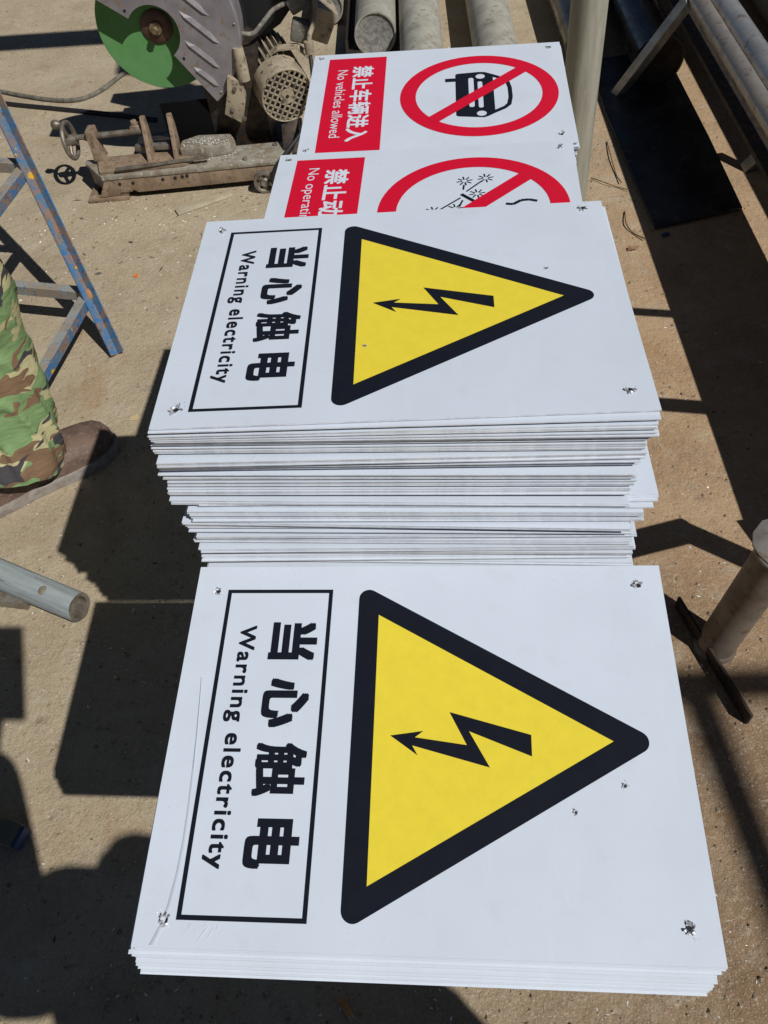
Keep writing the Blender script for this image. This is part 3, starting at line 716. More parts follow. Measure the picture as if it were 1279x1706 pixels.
# disc, flange, bolt
BC = Vector((0.290, 0.165, 0.379)); BR = 0.156
pr = [(0.0001, -0.0015), (BR - .001, -0.0015), (BR, -0.0005), (BR, 0.0015), (0.0001, 0.0015)]
MB().lathe(pr, 96, RY_AX, BC).build('abrasive_disc', M_disc, saw, 30)
fl = MB(); fl.lathe([(0.0001, -0.012), (0.018, -0.012), (0.034, -0.009), (0.042, -0.0045), (0.042, -0.002), (0.0001, -0.002)], 40, RY_AX, BC); fl = fl.build('flange', M_flange, saw, 30)
MB().lathe([(0.0001, -0.018), (0.0155, -0.018), (0.017, -0.016), (0.017, -0.0122), (0.0001, -0.0122)], 24, RY_AX, BC).build('washer', M_brass, fl, 30)
MB().lathe([(0.0001, -0.034), (0.0085, -0.034), (0.0105, -0.032), (0.0105, -0.0182), (0.0001, -0.0182)], 6, RY_AX, BC).build('arbor_bolt', M_brass, fl, 20, 0.0006)
# guard: sector with hub cut-out, rolled rim and pressed louvres
GR, gi = 0.223, 0.067
def gp(r, a, y): return Vector((BC.x + r * math.cos(math.radians(a)), y, BC.z + r * math.sin(math.radians(a))))
b = MB(); A0, A1, N = -57, 143, 48
yf, yb = BC.y - 0.047, BC.y + 0.036
vs, fs = [], []
for i in range(N + 1):
    a = A0 + (A1 - A0) * i / N
    vs += [gp(gi, a, yf), gp(GR - .004, a, yf), gp(GR, a, yf + .004), gp(GR, a, yb), gp(GR - .002, a, yb), gp(GR - .002, a, yf + .005), gp(GR - .004, a, yf + .002), gp(gi, a, yf + .002)]
for i in range(N):
    for k in range(8): fs.append((i * 8 + k, i * 8 + (k + 1) % 8, (i + 1) * 8 + (k + 1) % 8, (i + 1) * 8 + k))
fs += [tuple(range(8)), tuple(range(N * 8, N * 8 + 8))]
b.add(vs, fs); gd = b.build('guard', M_guard, saw, 35)
for i, (cx_, cz_) in enumerate(((0.062, 0.128), (0.110, 0.070), (0.122, 0.002), (0.112, -0.062), (0.108, -0.118))):
    d = Vector((0.70, 0, -0.71)); n = Vector((0.71, 0, 0.70)); c_ = Vector((BC.x + cx_, yf, BC.z + cz_)); L = (0.05, 0.062, 0.062, 0.055, 0.040)[i]
    a_, e_ = c_ - d * L, c_ + d * L; q = MB(); o_ = Vector((0, -.0045, 0))
    q.add([a_, c_ - d * L * .45 + n * .0085, c_ + d * L * .45 + n * .0085, e_, c_ + d * L * .45 - n * .0085, c_ - d * L * .45 - n * .0085, c_ - d * L * .7 + o_ - n * .003, c_ + d * L * .7 + o_ - n * .003],
          [(0, 1, 6), (1, 2, 7, 6), (2, 3, 7), (3, 4, 7), (4, 5, 6, 7), (5, 0, 6)])
    q.build('louvre', M_guard, gd)
for a, r in ((-57 + 9, 0.090), (143 - 9, 0.082), (60, 0.20)):
    p = gp(r, a, yf); MB().lathe([(0.0001, -0.0008), (0.0038, -0.0008), (0.0038, 0.0), (0.0001, 0.0)], 12, RY_AX, p).build('rivet_hole', M_hole, gd)
for x, z in ((0.478, 0.150), (0.470, 0.232), (0.452, 0.178)):
    MB().lathe([(0.0001, -.006), (.0055, -.006), (.0062, -.004), (.0062, 0.0)], 6, RY_AX, (x, 0.0995, z)).build('bracket_bolt', M_steelworn, saw, 20)
for i in range(12):
    a = -50 + 185 * i / 11; p = gp(GR - .012, a, yf)
    if i % 3 == 0: MB().lathe([(0.0001, -.0022), (.0030, -.0018), (.0042, 0.0)], 10, RY_AX, p).build('guard_rivet', M_steelworn, gd, 60)
for x, y in ((0.075, 0.020), (0.12, 0.082), (0.30, 0.075), (0.47, 0.02), (0.55, 0.085)):
    MB().lathe([(0.0001, .006), (.0060, .006), (.0070, .004), (.0070, 0.0)], 6, None, (x, y, 0.0737)).build('bolt', M_steelworn, saw, 20)
xz_prism(MB(), [(0.10, 0.024), (0.135, 0.024), (0.128, 0.036), (0.106, 0.036)], -0.004, 0.002).build('foot_rib', M_cast, base, 30, .001)
xz_prism(MB(), [(0.036, 0.014), (0.060, 0.014), (0.074, 0.058), (0.064, 0.060)], -0.0035, 0.002).build('corner_rib', M_cast, base, 30, .001)
bp = MB(); bp.box((0.44, 0.225, 0.33), (0.16, 0.03, 0.07), Matrix.Rotation(0.5, 3, 'Y')); bp.box((0.455, 0.205, 0.17), (0.16, 0.12, 0.26)); bp.build('swing_arm', M_darksteel, saw, 40, 0.004)  # lower block enlarged to fill out the saw's cast shadow
b = MB(); xz_prism(b, [(0.425, 0.165), (0.47, 0.135), (0.492, 0.20), (0.495, 0.245), (0.455, 0.262), (0.445, 0.22)], 0.10, 0.13); b.build('pivot_bracket', M_motor, saw, 30, 0.003)
MB().tube([(0.498, 0.11, 0.245), (0.497, 0.115, 0.285), (0.497, 0.12, 0.325)], [0.017, 0.0175, 0.014], 16).build('spring_cover', M_motor, saw, 50)
# motor
MC = Vector((0.607, 0.098, 0.198)); MAX = Vector((-0.36, 1, 0.10)).normalized()
mu = MAX.orthogonal().normalized(); mu = Vector((0, 0, 1)) - MAX * MAX.z; mu.normalize(); ms = MAX.cross(mu) * -1
RM = Matrix((ms, MAX.cross(ms) * 1, MAX)).transposed()
b = MB(); b.lathe([(0.066, 0.002), (0.070, 0.0), (0.0725, 0.006), (0.0735, 0.03), (0.0745, 0.075), (0.0725, 0.076), (0.070, 0.03), (0.066, 0.004)], 48, RM, MC); fc = b.build('fan_cover', M_motor, saw, 40)
gr = MB()
for rot_ in (0.62, 0.62 + math.pi / 2):
    for k in range(-7, 8):
        off = (k + .5) * 0.0152; 
        if abs(off) >= 0.066: continue
        h = math.sqrt(0.0672 ** 2 - off * off); ca, sa = math.cos(rot_), math.sin(rot_)
        p0 = ms * (ca * -h - sa * off) + mu * (sa * -h + ca * off); p1 = ms * (ca * h - sa * off) + mu * (sa * h + ca * off)
        gr.bar(MC + p0 + MAX * .001, MC + p1 + MAX * .001, 0.0046, 0.0024, MAX)
gr.lathe([(0.0001, -0.001), (0.020, -0.001), (0.020, 0.002), (0.0001, 0.002)], 24, RM, MC)
gr.build('grille', M_motor, fc)
MB().lathe([(0.0001, -.0002), (0.005, -.0002), (0.005, .0006), (0.0001, .0006)], 12, RM, MC - MAX * .0012).build('centre_hole', M_hole, fc)
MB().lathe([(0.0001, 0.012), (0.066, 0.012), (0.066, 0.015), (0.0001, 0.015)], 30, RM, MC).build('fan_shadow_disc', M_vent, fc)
b = MB(); b.lathe([(0.0001, 0.06), (0.060, 0.06), (0.060, 0.245), (0.067, 0.247), (0.067, 0.27), (0.04, 0.285), (0.0001, 0.285)], 40, RM, MC); body_ = b.build('motor_body', M_motorgrey, saw, 40)
for k in range(26):
    a = 2 * math.pi * k / 26; d = ms * math.cos(a) + mu * math.sin(a)
    q = MB(); q.bar(MC + d * .0665 + MAX * .08, MC + d * .0665 + MAX * .242, 0.0032, 0.015, d); q.build('cooling_fin', M_motor, body_)
hb = MB(); ph = [(0.515, 0.160), (0.514, 0.222), (0.562, 0.285), (0.592, 0.300), (0.645, 0.300), (0.678, 0.268)]
for i in range(len(ph) - 1):
    (x0, z0), (x1, z1) = ph[i], ph[i + 1]
    hb.bar((x0, 0.185, z0 - .012), (x1, 0.185, z1 - .012), 0.030, 0.005, Vector((-(z1 - z0), 0, x1 - x0)))
hb.build('motor_shroud', M_motor, saw, 30)
jb = MB(); Rj = Matrix.Rotation(0.5, 3, 'Y') @ Matrix.Rotation(0.25, 3, 'Z'); jb.box((0.712, 0.24, 0.325), (0.062, 0.07, 0.085), Rj); jb = jb.build('junction_box', M_motor, saw, 40, 0.006)
q = MB(); q.box((0.66, 0.25, 0.375), (0.055, 0.06, 0.04), Matrix.Rotation(-0.4, 3, 'Y')); q.box((0.655, 0.215, 0.315), (0.045, 0.05, 0.05), Matrix.Rotation(0.3, 3, 'Y')); q.build('terminal_cover', M_motorgrey, saw, 40, 0.008)
q = MB(); xz_prism(q, [(0.43, 0.265), (0.52, 0.275), (0.60, 0.315), (0.665, 0.38), (0.70, 0.50), (0.69, 0.60), (0.33, 0.60), (0.36, 0.50)], 0.265, 0.33); q.build('belt_cover', M_blackcable, saw, 40, 0.006)
q = MB(); q.box((0.42, 0.245, 0.40), (0.18, 0.05, 0.22)); q.build('shadow_block', M_blackcable, saw, 40, 0.004)  # hidden block added to close a lit gap in the saw's shadow
q = MB(); q.box((0.36, 0.150, 0.115), (0.24, 0.006, 0.15)); q.build('shade_plate', M_shade_black, saw, 40, 0.001)  # black sheet added where the ground behind the vise is only shaded
q = MB(); q.box((0.36, 0.205, 0.028), (0.50, 0.19, 0.03)); q.build('shade_tray', M_darksteel, saw, 40, 0.003)  # dark plate added so the ground under the disc reads as shadow
def spl(pts, n=8):
    pts = [Vector(p) for p in pts]; out = []
    for i in range(len(pts) - 1):
        p0, p1, p2, p3 = pts[max(i - 1, 0)], pts[i], pts[i + 1], pts[min(i + 2, len(pts) - 1)]
        for k in range(n):
            u = k / n
            out.append(0.5 * ((2 * p1) + (-p0 + p2) * u + (2 * p0 - 5 * p1 + 4 * p2 - p3) * u * u + (-p0 + 3 * p1 - 3 * p2 + p3) * u ** 3))
    out.append(pts[-1]); return out
MB().tube(spl([(0.50, 0.16, 0.345), (0.535, 0.17, 0.335), (0.565, 0.19, 0.352), (0.595, 0.21, 0.372), (0.63, 0.24, 0.375)]), 0.0062, 10).build('conduit', M_motorgrey, saw, 60)
MB().tube(spl([(0.68, 0.25, 0.42), (0.705, 0.22, 0.40), (0.705, 0.18, 0.355), (0.687, 0.15, 0.325), (0.683, 0.14, 0.30)]), 0.0065, 10).build('conduit', M_motor, saw, 60)
MB().tube([(0.682, 0.138, 0.315), (0.682, 0.136, 0.285)], 0.0125, 12).build('conduit_gland', M_motor, saw, 40)
MB().tube(spl([(0.682, 0.136, 0.287), (0.684, 0.10, 0.245), (0.678, 0.06, 0.20), (0.648, 0.01, 0.15), (0.60, -0.035, 0.115), (0.558, -0.052, 0.075), (0.548, -0.048, 0.03), (0.60, -0.04, 0.008)]), 0.0055, 10).build('motor_cable', M_blackcable, saw, 60)
b = MB(); b.bar((0.60, 0.05, 0.06), (0.60, 0.22, 0.22), 0.05, 0.02); b.build('motor_mount', M_darksteel, saw, 40, 0.003)

# cable lying between the trestle and the saw; black strand beside it stands in for a cast shadow line
pts = [G(px, py, 0.006) for px, py in ((-60, 138), (0, 152), (45, 161), (90, 167), (125, 167), (150, 160), (172, 148), (192, 133), (214, 116), (236, 100))]
tag(MB().tube(spl(pts), 0.0075, 10).build('cable_and_shadow_line', M_cable, None, 60), 'dusty grey cable curving over the concrete to the saw', 'cable')
pts = [G(px, py, 0.006) for px, py in ((-40, 165), (20, 174), (90, 181), (150, 187), (205, 193), (260, 200))]
tag(MB().tube(spl(pts), 0.008, 8).build('cable_and_shadow_line', M_blackcable, None, 60), 'thin black strand standing in for a straight shadow line by the saw', 'cable')

# ------------------------------------------------------------------ blue trestle
blue = thing('blue_trestle', 'blue angle-iron trestle with chipped paint at the left edge', 'trestle', (-1.41 * U, 3.83 * U, 0))
org = blue.location.copy()
lean = Vector((-0.32, 0.79, 1)); 
def onleg(z): return Vector((lean.x * z, lean.y * z, z))
J1, J2 = onleg(0.28 * U), onleg(0.85 * U)
d1 = (G(65, 640, 0.28 * U) - G(150, 492, 0.28 * U)).normalized()
d2 = (G(20, 475, 0.28 * U) - G(148, 487, 0.28 * U)).normalized()
w = 0.0235
MB().angle(onleg(0) , onleg(1.75 * U), w, 0.003, (0.75, -0.60, 0), (-0.9, -0.3, 0)).build('leg', M_blue, blue)
W1, W2 = 0.86, 0.62
for J in (J1, J2):
    ro = MB().angle(J + d1 * 0.012, J + d1 * W1, w, 0.003, (0, 0, -1), (-1, 0.4, 0)).build('rail', [M_blue, M_bluegrey], blue)
    for p_ in ro.data.polygons: p_.material_index = 1 if p_.normal.z > 0.8 else 0  # upward faces greyer: their sunlit look is put into the paint
    MB().angle(J + d2 * 0.012, J + d2 * W2, w, 0.003, (0, 0, -1), (0, 1, 0)).build('cross_rail', M_bluegrey, blue)
for dd, L in ((d1, W1), (d2, W2)):
    q = dd * L; MB().angle(q + Vector((0, 0, 0)) + (onleg(0) if dd is d2 else Vector((0, 0, 0))), q + onleg(1.75 * U), w, 0.003, (0.75, -0.6, 0), (-0.9, -0.3, 0)).build('leg', M_blue, blue)
MB().angle(onleg(1.70 * U), onleg(1.70 * U) + d1 * W1, w, 0.003, (0, 0, -1), (-1, 0.4, 0)).build('top_rail', M_blue, blue)
wd = MB(); wd.lathe([(0.0001, -.004), (0.011, -.003), (0.012, -0.001), (0.008, .0012), (0.0001, .0018)], 9, Matrix.Rotation(0.9, 3, 'X'), J1 + Vector((0.001, -0.006, 0.004))); wd.build('weld_bead', M_orange, blue, 60)

# ------------------------------------------------------------------ pole and steel tube ends at the left
a = G(132, 1012, 0.034); bdir = (G(0, 956, 0.034) - a); e = a + bdir.normalized() * 1.3
L = (e - a).length
po = bpy.data.objects.new('grey_pole', None); COL.objects.link(po); po.empty_display_size = .05
zax = (e - a).normalized(); xax = zax.orthogonal().normalized()
po.matrix_world = frame_mtx(a, xax, zax.cross(xax))
tag(po, 'weathered grey pole with a knot, end pointing at the sign piles', 'pole')
rnd = random.Random(5); n = 36; rings = 40; vs = []
for i in range(rings + 1):
    z = L * i / rings; 
    for k in range(n):
        an = 2 * math.pi * k / n; r = 0.0265 + 0.0022 * i / rings + noise.noise(Vector((math.cos(an) * 2, math.sin(an) * 2, z * 5))) * 0.0016
        dz = (-0.003 * math.cos(an) + 0.0015 * noise.noise(Vector((math.cos(an), math.sin(an), 9)))) if i == 0 else 0
        vs.append((math.cos(an) * r, math.sin(an) * r, z + dz))
q = MB(); q.add(vs, [(i * n + k, i * n + (k + 1) % n, (i + 1) * n + (k + 1) % n, (i + 1) * n + k) for i in range(rings) for k in range(n)]); q.build('shaft', M_pole, po, 60)
inn = [Vector((v[0] * .74, v[1] * .74, v[2])) for v in vs[:n]]; dee = [Vector((v[0] * .70, v[1] * .70, 0.07)) for v in vs[:n]]
q = MB(); q.add([Vector(v) for v in vs[:n]] + inn + dee + [Vector((0, 0, 0.075))], [(k, (k + 1) % n, n + (k + 1) % n, n + k) for k in range(n)] + [(n + k, n + (k + 1) % n, 2 * n + (k + 1) % n, 2 * n + k) for k in range(n)] + [(2 * n + k, 2 * n + (k + 1) % n, 3 * n) for k in range(n)]); q.build('cut_end', M_poleend, po)
kp = po.matrix_world.inverted() @ G(70, 983, 0.060); kp2 = Vector((kp.x, kp.y, 0)).normalized() * 0.0268
q = MB(); Rk = kp2.to_track_quat('Z', 'Y').to_matrix(); q.lathe([(0.0001, 0.0012), (0.004, 0.001), (0.0075, 0.0002), (0.009, -0.002)], 14, Rk, Vector((kp2.x, kp2.y, kp.z))); q.build('knot', M_knot, po, 60)
a2, e2 = G(48, 1002, 0.012), G(-150, 978, 0.012)
tag(MB().bar(a2, e2, 0.024, 0.022).build('steel_bar', M_steelworn, None, 40, 0.001), 'short steel bar lying under the weathered grey pole', 'bar')
tube_ = thing('steel_tube', 'olive steel tube with blue tip at lower left, in shade', 'tube', G(44, 1402, 0))
o0 = tube_.location; dv = (G(-80, 1360, 0) - o0).normalized()
q = MB(); q.bar(Vector((0, 0, 0.013)) + dv * 0.006, Vector((0, 0, 0.013)) + dv * 0.9, 0.034, 0.024); q.build('tube_body', M_olive, tube_, 40, 0.002)
q = MB(); q.bar(Vector((0, 0, 0.013)), Vector((0, 0, 0.013)) + dv * 0.0055, 0.031, 0.021); q.build('end_cap', M_bluecap, tube_, 40, 0.001)

# ------------------------------------------------------------------ right: stub post with plate, angle bar on the ground
st = thing('stub_post', 'short rusty pipe post with a bent plate on top, right of the signs', 'post', (1.243 * U, 1.444 * U, 0))
TP = Vector((0.026, -0.004, 0.256))
q = MB(); q.pipe((0, 0, -0.002), TP, 0.0295, 0.0255, 40); q.build('pipe', M_rustpipe, st, 40)
cp = MB(); Rp = Matrix.Rotation(0.10, 3, 'X') @ Matrix.Rotation(-0.10, 3, 'Y')
cp.prism([(-0.037, -0.010), (-0.030, -0.024), (-0.012, -0.034), (0.014, -0.037), (0.040, -0.033), (0.049, -0.016), (0.050, 0.008), (0.042, 0.034), (0.018, 0.044), (-0.014, 0.041), (-0.032, 0.026), (-0.039, 0.008)], 0, 0.005, Rp, TP + Vector((0.008, 0.008, 0.008))); cp.build('top_plate', M_rustplate, st, 40, 0.001)
q = MB(); q.torus(TP, 0.0285, 0.0032, (0.1, 0, 1), 28, 8); q.build('weld_bead', M_steelworn, st, 60)
q = MB(); q.lathe([(0.029, 0.0), (0.0345, 0.0), (0.032, 0.005), (0.0295, 0.008)], 30, None, (0, 0, 0)); q.build('base_weld', M_rustpipe, st, 60)
a, e = G(1128, 1002, 0.0155), G(1249, 1200, 0.0155)
q = MB(); q.bar(a, e, 0.005, 0.030); tag(q.build('flat_bar', M_darksteel, None, 30, 0.001), 'rusty flat bar standing on edge on the ground beside the stub post', 'bar')
# parts of the yard that stand just outside the picture and throw shadows into it
bent = thing('bent_bar_stand', 'low stand holding a bent steel bar, just off the right edge', 'stand', (2.35 * U, 1.25 * U, 0))
def src(px, py, z): p = G(px, py, 0); return Vector((p.x + 0.604 * z, p.y - 0.666 * z, z)) - bent.location
zb = 0.30
q = MB(); q.bar(src(1290, 952, zb), src(1138, 884, zb), 0.042, 0.018); q.build('bar', M_steelworn, bent)
q = MB(); q.bar(src(1150, 882, zb), src(1020, 915, zb), 0.046, 0.016); q.tube([src(1122, 880, zb - .02), src(1122, 880, zb + .02)], 0.014, 12); q.build('clamp', M_steelworn, bent)
pe = src(1290, 952, zb); q = MB(); q.bar((pe.x, pe.y, 0), (pe.x, pe.y, zb - 0.009), 0.03, 0.03, (1, 0, 0)); q.build('upright', M_steelworn, bent)

# ------------------------------------------------------------------ canopy post and beams
cn = thing('canopy_frame', 'pale zinc pipe post standing right of the prohibition signs', 'post', (1.40 * U, 4.40 * U, 0))
ZB = 2.68; ZP = 2.08
q = MB(); q.pipe((0, 0, 0), (0.0, 0, ZP - 0.048), 0.0375, 0.034, 40); q.build('post', M_galvpost, cn, 40)
q = MB(); q.bar((0, -0.06, ZP - .026), (0.0, 0.32, ZP - .026), 0.05, 0.04); q.build('rafter', M_galv, cn)
q = MB(); q.box((-1.25, 0.488, ZP + 0.04), (2.9, 0.10, 0.09), Matrix.Rotation(math.radians(-11), 3, 'Z')); q.build('beam', M_galv, cn)
fr_ = thing('overhead_rails', 'two slim overhead steel rails behind the viewer', 'rail', (5.10 * U, -3.20 * U, 0))
q = MB(); q.bar((0.02, 0, ZB), (0.02, -2.4, ZB), 0.036, 0.03); q.build('rail', M_galv, fr_)
q = MB(); q.bar((-0.05, 0.0, ZB + .035), (2.2, -0.30, ZB + .035), 0.04, 0.03); q.build('rail', M_galv, fr_)
q = MB(); q.pipe((2.15, -0.3, 0), (2.15, -0.3, ZB + .02), 0.03, 0.027, 20); q.build('post', M_galv, fr_)
q = MB(); q.pipe((0.02, -2.36, 0), (0.02, -2.36, ZB - .016), 0.03, 0.027, 20); q.build('post', M_galv, fr_)

# ------------------------------------------------------------------ pipe rack on the right
D = Vector((0.113, 0.9936, 0)); Nn = Vector((0.9936, -0.113, 0))
def onD(x, y, y2): return x + (y2 - y) * 0.1137
rk = thing('pipe_rack', 'galvanised splayed-leg rack holding pipes at the right edge', 'rack', (2.6 * U, 5.0 * U, 0))
def R0(x, y, z): return Vector((x * U, y * U, z * U)) - rk.location
leg1a, leg1b = R0(2.19, 6.01, 0), G(1148, 0, 0.70 * U) - rk.location
ld = (leg1b - leg1a)
q = MB(); q.bar(leg1a, leg1a + ld * 1.0, 0.029, 0.029, (0.3, -1, 0)); q.build('leg', M_galv, rk, 40, 0.0015)
l2 = R0(2.70, 4.79, 0); q = MB(); q.bar(l2, l2 + ld * 0.95, 0.029, 0.029, (0.3, -1, 0)); q.build('leg', M_galv, rk, 40, 0.0015)
for y in (1.65, 7.6):
    for x in (2.05, 3.30):
        p = R0(onD(x, 5.0, y), y, 0); q = MB(); q.bar(p, p + Vector((0.1 if x < 3 else -0.1, 0, 0.205)), 0.029, 0.029, (0.3, -1, 0)); q.build('leg', M_galv, rk)
for y in (1.70, 7.65):
    q = MB(); q.bar(R0(onD(2.45, 5.3, y), y, 0.352), R0(onD(2.98, 5.3, y), y - 0.06, 0.352), 0.03, 0.016); q.build('crossbar', M_galv, rk)
def pipe_thing(label, x, yref, y0, y1, z, r, m, t_=0.012, group='steel pipes lying in the yard', cap=None, band=None):
    p0 = Vector((onD(x, yref, y0) * U, y0 * U, z * U)); p1 = Vector((onD(x, yref, y1) * U, y1 * U, z * U))
    o = thing('steel_pipe', label, 'pipe', p0, 0, group)
    q = MB(); q.pipe((0, 0, 0), p1 - p0, r * U, (r - t_) * U, 56); q.build('tube', m, o, 40)
    if cap is not None:
        d = (p1 - p0).normalized(); Rz = d.to_track_quat('Z', 'Y').to_matrix()
        q = MB(); q.lathe([(0.0001, 0.010), (r * U * .5, 0.008), ((r - .5 * t_) * U - .001, 0.004), ((r - t_) * U - .0005, 0.012)], 40, Rz); q.build('end_cap', cap, o, 50)
    if band is not None:
        d = (p1 - p0).normalized(); Rz = d.to_track_quat('Z', 'Y').to_matrix()
        yb0, wb = band; q = MB(); q.lathe([(r * U + .0003, -wb / 2), (r * U + .0022, -wb / 2 + .001), (r * U + .0022, wb / 2 - .001), (r * U + .0003, wb / 2)], 56, Rz, d * yb0); q.build('strap', M_blackcable, o, 50)
    return o
M_shine = worn('shiny_zinc_pipe', (0.52, 0.52, 0.50), (0.40, 0.39, 0.37), (0.33, 0.27, 0.20), scale=10, rough=0.3, metal=0.6)
def bx(y): return 2.51 + (y - 5.31) * 0.1137
M_brownpipe = worn('rust_tinted_pipe', (0.37, 0.33, 0.28), (0.30, 0.28, 0.255), (0.24, 0.14, 0.08), scale=14, rough=0.35, metal=0.5)
pipe_thing('slim brownish pipe on the left side of the rack', 2.51, 5.31, 1.45, 12.0, 0.70, 0.06, M_brownpipe, group='pipes on the rack')
pipe_thing('shiny zinc pipe on the rack beside the slim brownish pipe', 2.51 + 0.141, 5.31, 1.45, 12.0, 0.705, 0.075, M_shine, group='pipes on the rack')
q = MB(); q.bar(R0(onD(2.71, 5.31, 1.5), 1.5, 0.46), R0(onD(2.71, 5.31, 12.0), 12.0, 0.46), 0.40 * U, 0.012); q.build('shade_sheet', M_darksteel, rk)  # dark sheet added to fill the pipes' shadow and the gap between them
pipe_thing('large grey pipe with a black strap at the top right corner', 2.51 + 1.13, 5.31, 1.2, 12.0, 0.305, 0.30, M_dustpipe, group='pipes on the rack', band=((6.0 - 1.2) * U, 0.026))
pipe_thing('grey pipe on the outer side of the rack, off the right edge', 2.51 + 1.02, 5.31, 1.45, 12.0, 0.82, 0.20, M_dustpipe, group='pipes on the rack')
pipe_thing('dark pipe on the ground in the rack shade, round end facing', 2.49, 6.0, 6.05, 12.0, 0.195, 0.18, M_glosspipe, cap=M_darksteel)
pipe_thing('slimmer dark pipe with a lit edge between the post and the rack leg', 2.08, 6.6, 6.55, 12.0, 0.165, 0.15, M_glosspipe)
for y, zc in ((2.72, 1.18), (2.0, 1.18)): pass
cl = thing('clamp_bars', 'steel bars laid across the rack pipes, off the right edge', 'bar', (2.9 * U, 2.4 * U, 1.16 * U))
def src2(px, py, z): p = G(px, py, 0); return Vector((p.x + 0.604 * z, p.y - 0.666 * z, z)) - cl.location
zc = 1.175 * U
for (p, q_), w_ in ((((1040, 518), (1150, 525)), 0.022), (((1080, 672), (1200, 681)), 0.034)):
    s0, s1 = src2(*p, zc), src2(*q_, zc); dv_ = (s1 - s0).normalized()
    q = MB(); q.bar(s0, s0 + dv_ * 0.55, w_, 0.012); q.build('bar', M_steelworn, cl)
pl = MB()
pc = [(2.03, 5.74), (1.913, 4.258), (2.49, 4.335), (2.60, 5.2), (2.75, 6.6), (2.14, 6.6)]
pl.prism([(p[0] * U, p[1] * U) for p in pc], 0.004, 0.010)
tag(pl.build('rubber_plate', M_plate, None, 40, 0.001), 'flat black plate on the ground under the rack', 'plate')
q = MB(); p = G(1108, 393, 0); q.box((p.x, p.y, 0.004), (0.018, 0.010, 0.006), Matrix.Rotation(0.2, 3, 'Z')); tag(q.build('blue_tag', mat('blue_rubber', (0.03, 0.06, 0.14), .6), None, 30, .001), 'small blue scrap at the corner of the black plate', 'scrap')

# ------------------------------------------------------------------ pipes at the top
R3 = 0.178
for i, (px, py, lab) in enumerate(((625, 58, 'zinc pipe with a gritty filled end, left of the three behind the signs'), (700, 50, 'middle zinc pipe of the three behind the signs'), (818, 44, 'zinc pipe lying rightmost of the three behind the signs'))):
    p = G(px, py, R3 * U) / U
    pipe_thing(lab, p.x, p.y, p.y - (1.2 if i else 0), 14.0, R3, R3 - 0.004, M_dustpipe, cap=M_cap, group='three zinc pipes behind the signs')
p = G(545, 30, R3 * U) / U
pipe_thing('dusty pipe beside the saw motor, half hidden', p.x - .02, p.y, p.y + 0.3, 14.0, 0.15, 0.145, M_dustpipe, cap=M_cap, group='zinc pipes by the saw')
a = G(578, 96, 0.02); e = a + D * 2.2
q = MB(); q.angle(a, e, 0.05, 0.006, (0, 0, 1), (1, 0, 0)); q.angle(a + Vector((0.056, 0, 0)), e + Vector((0.056, 0, 0)), 0.05, 0.006, (0, 0, 1), (-1, 0, 0)) if False else None
tag(q.build('steel_channel', M_darksteel, None, 30), 'dark steel angle lying left of the zinc pipes', 'angle bar')
a = G(948, 34, 0.02); e = a + Vector((-0.05, 0.9, 0)); tag(MB().bar(a, e, 0.022, 0.02).build('timber_strip', M_board, None, 30, .001), 'pale strip on the ground behind the zinc post', 'strip')

# ------------------------------------------------------------------ loose bits on the ground
a, e = G(294, 354, 0.004), G(384, 322, 0.004)
tag(MB().bar(a, e, 0.030, 0.006).build('offcut_board', M_board, None, 30, .0012), 'pale offcut strip lying in front of the saw base', 'offcut')
a, e = G(566, 1664, 0.005), G(588, 1700, 0.005)
cg = thing('cigarette_butt', 'orange cigarette butt below the nearest pile', 'cigarette butt', a)
MB().tube([(0, 0, 0), (e - a) * .8], 0.0040, 12).build('filter', M_butt, cg, 40)
MB().tube([(e - a) * .8, (e - a)], 0.0042, 12).build('paper', M_board, cg, 40)
q = MB(); p = G(226, 460, 0.001); q.prism([(-.006, -.004), (.005, -.006), (.007, .004), (-.002, .007)], 0, 0.003, None, p); tag(q.build('orange_scrap', mat('orange_plastic', (0.75, 0.2, 0.03), .6)), 'tiny orange scrap on the concrete left of the raised sign', 'scrap')
q = MB(); p = G(223, 697, 0.001); q.prism([(-.010, -.005), (.009, -.007), (.010, .006), (-.006, .007)], 0, 0.002, None, p); tag(q.build('tan_scrap', mat('tan_card', (0.55, 0.42, 0.22), .8)), 'small tan scrap near the toe of the boot', 'scrap')
def twig(pix, r, label, m=M_wood):
    tag(MB().tube(spl([G(x, y, 0.003 + 0.004 * (i % 2)) for i, (x, y) in enumerate(pix)]), r, 6).build('twig', m, None, 60), label, 'twig')
twig(((1011, 236), (1018, 262), (1026, 290), (1035, 304)), 0.0016, 'thin dark twig beside the foot of the zinc post')
twig(((1041, 352), (1043, 372), (1055, 388), (1075, 398)), 0.0016, 'curled dry stem right of the raised sign')
twig(((985, 296), (1010, 305), (1030, 312), (1048, 316)), 0.0012, 'faint straw lying across the soil by the zinc post')
q = MB(); p = G(1055, 415, 0.002)
vs = [p + Vector(v) for v in ((-.016, -.004, 0), (-.005, -.008, .005), (.008, -.005, .002), (.015, .003, .007), (.003, .007, .003), (-.010, .006, .006))]
q.add(vs, [(0, 1, 5), (1, 4, 5), (1, 2, 4), (2, 3, 4)]); tag(q.build('dry_leaf', worn('dry_leaf', (0.36, 0.2, 0.12), (0.25, 0.13, 0.07), scale=80, rough=.8)), 'crumpled dry leaf on the soil right of the raised sign', 'leaf')

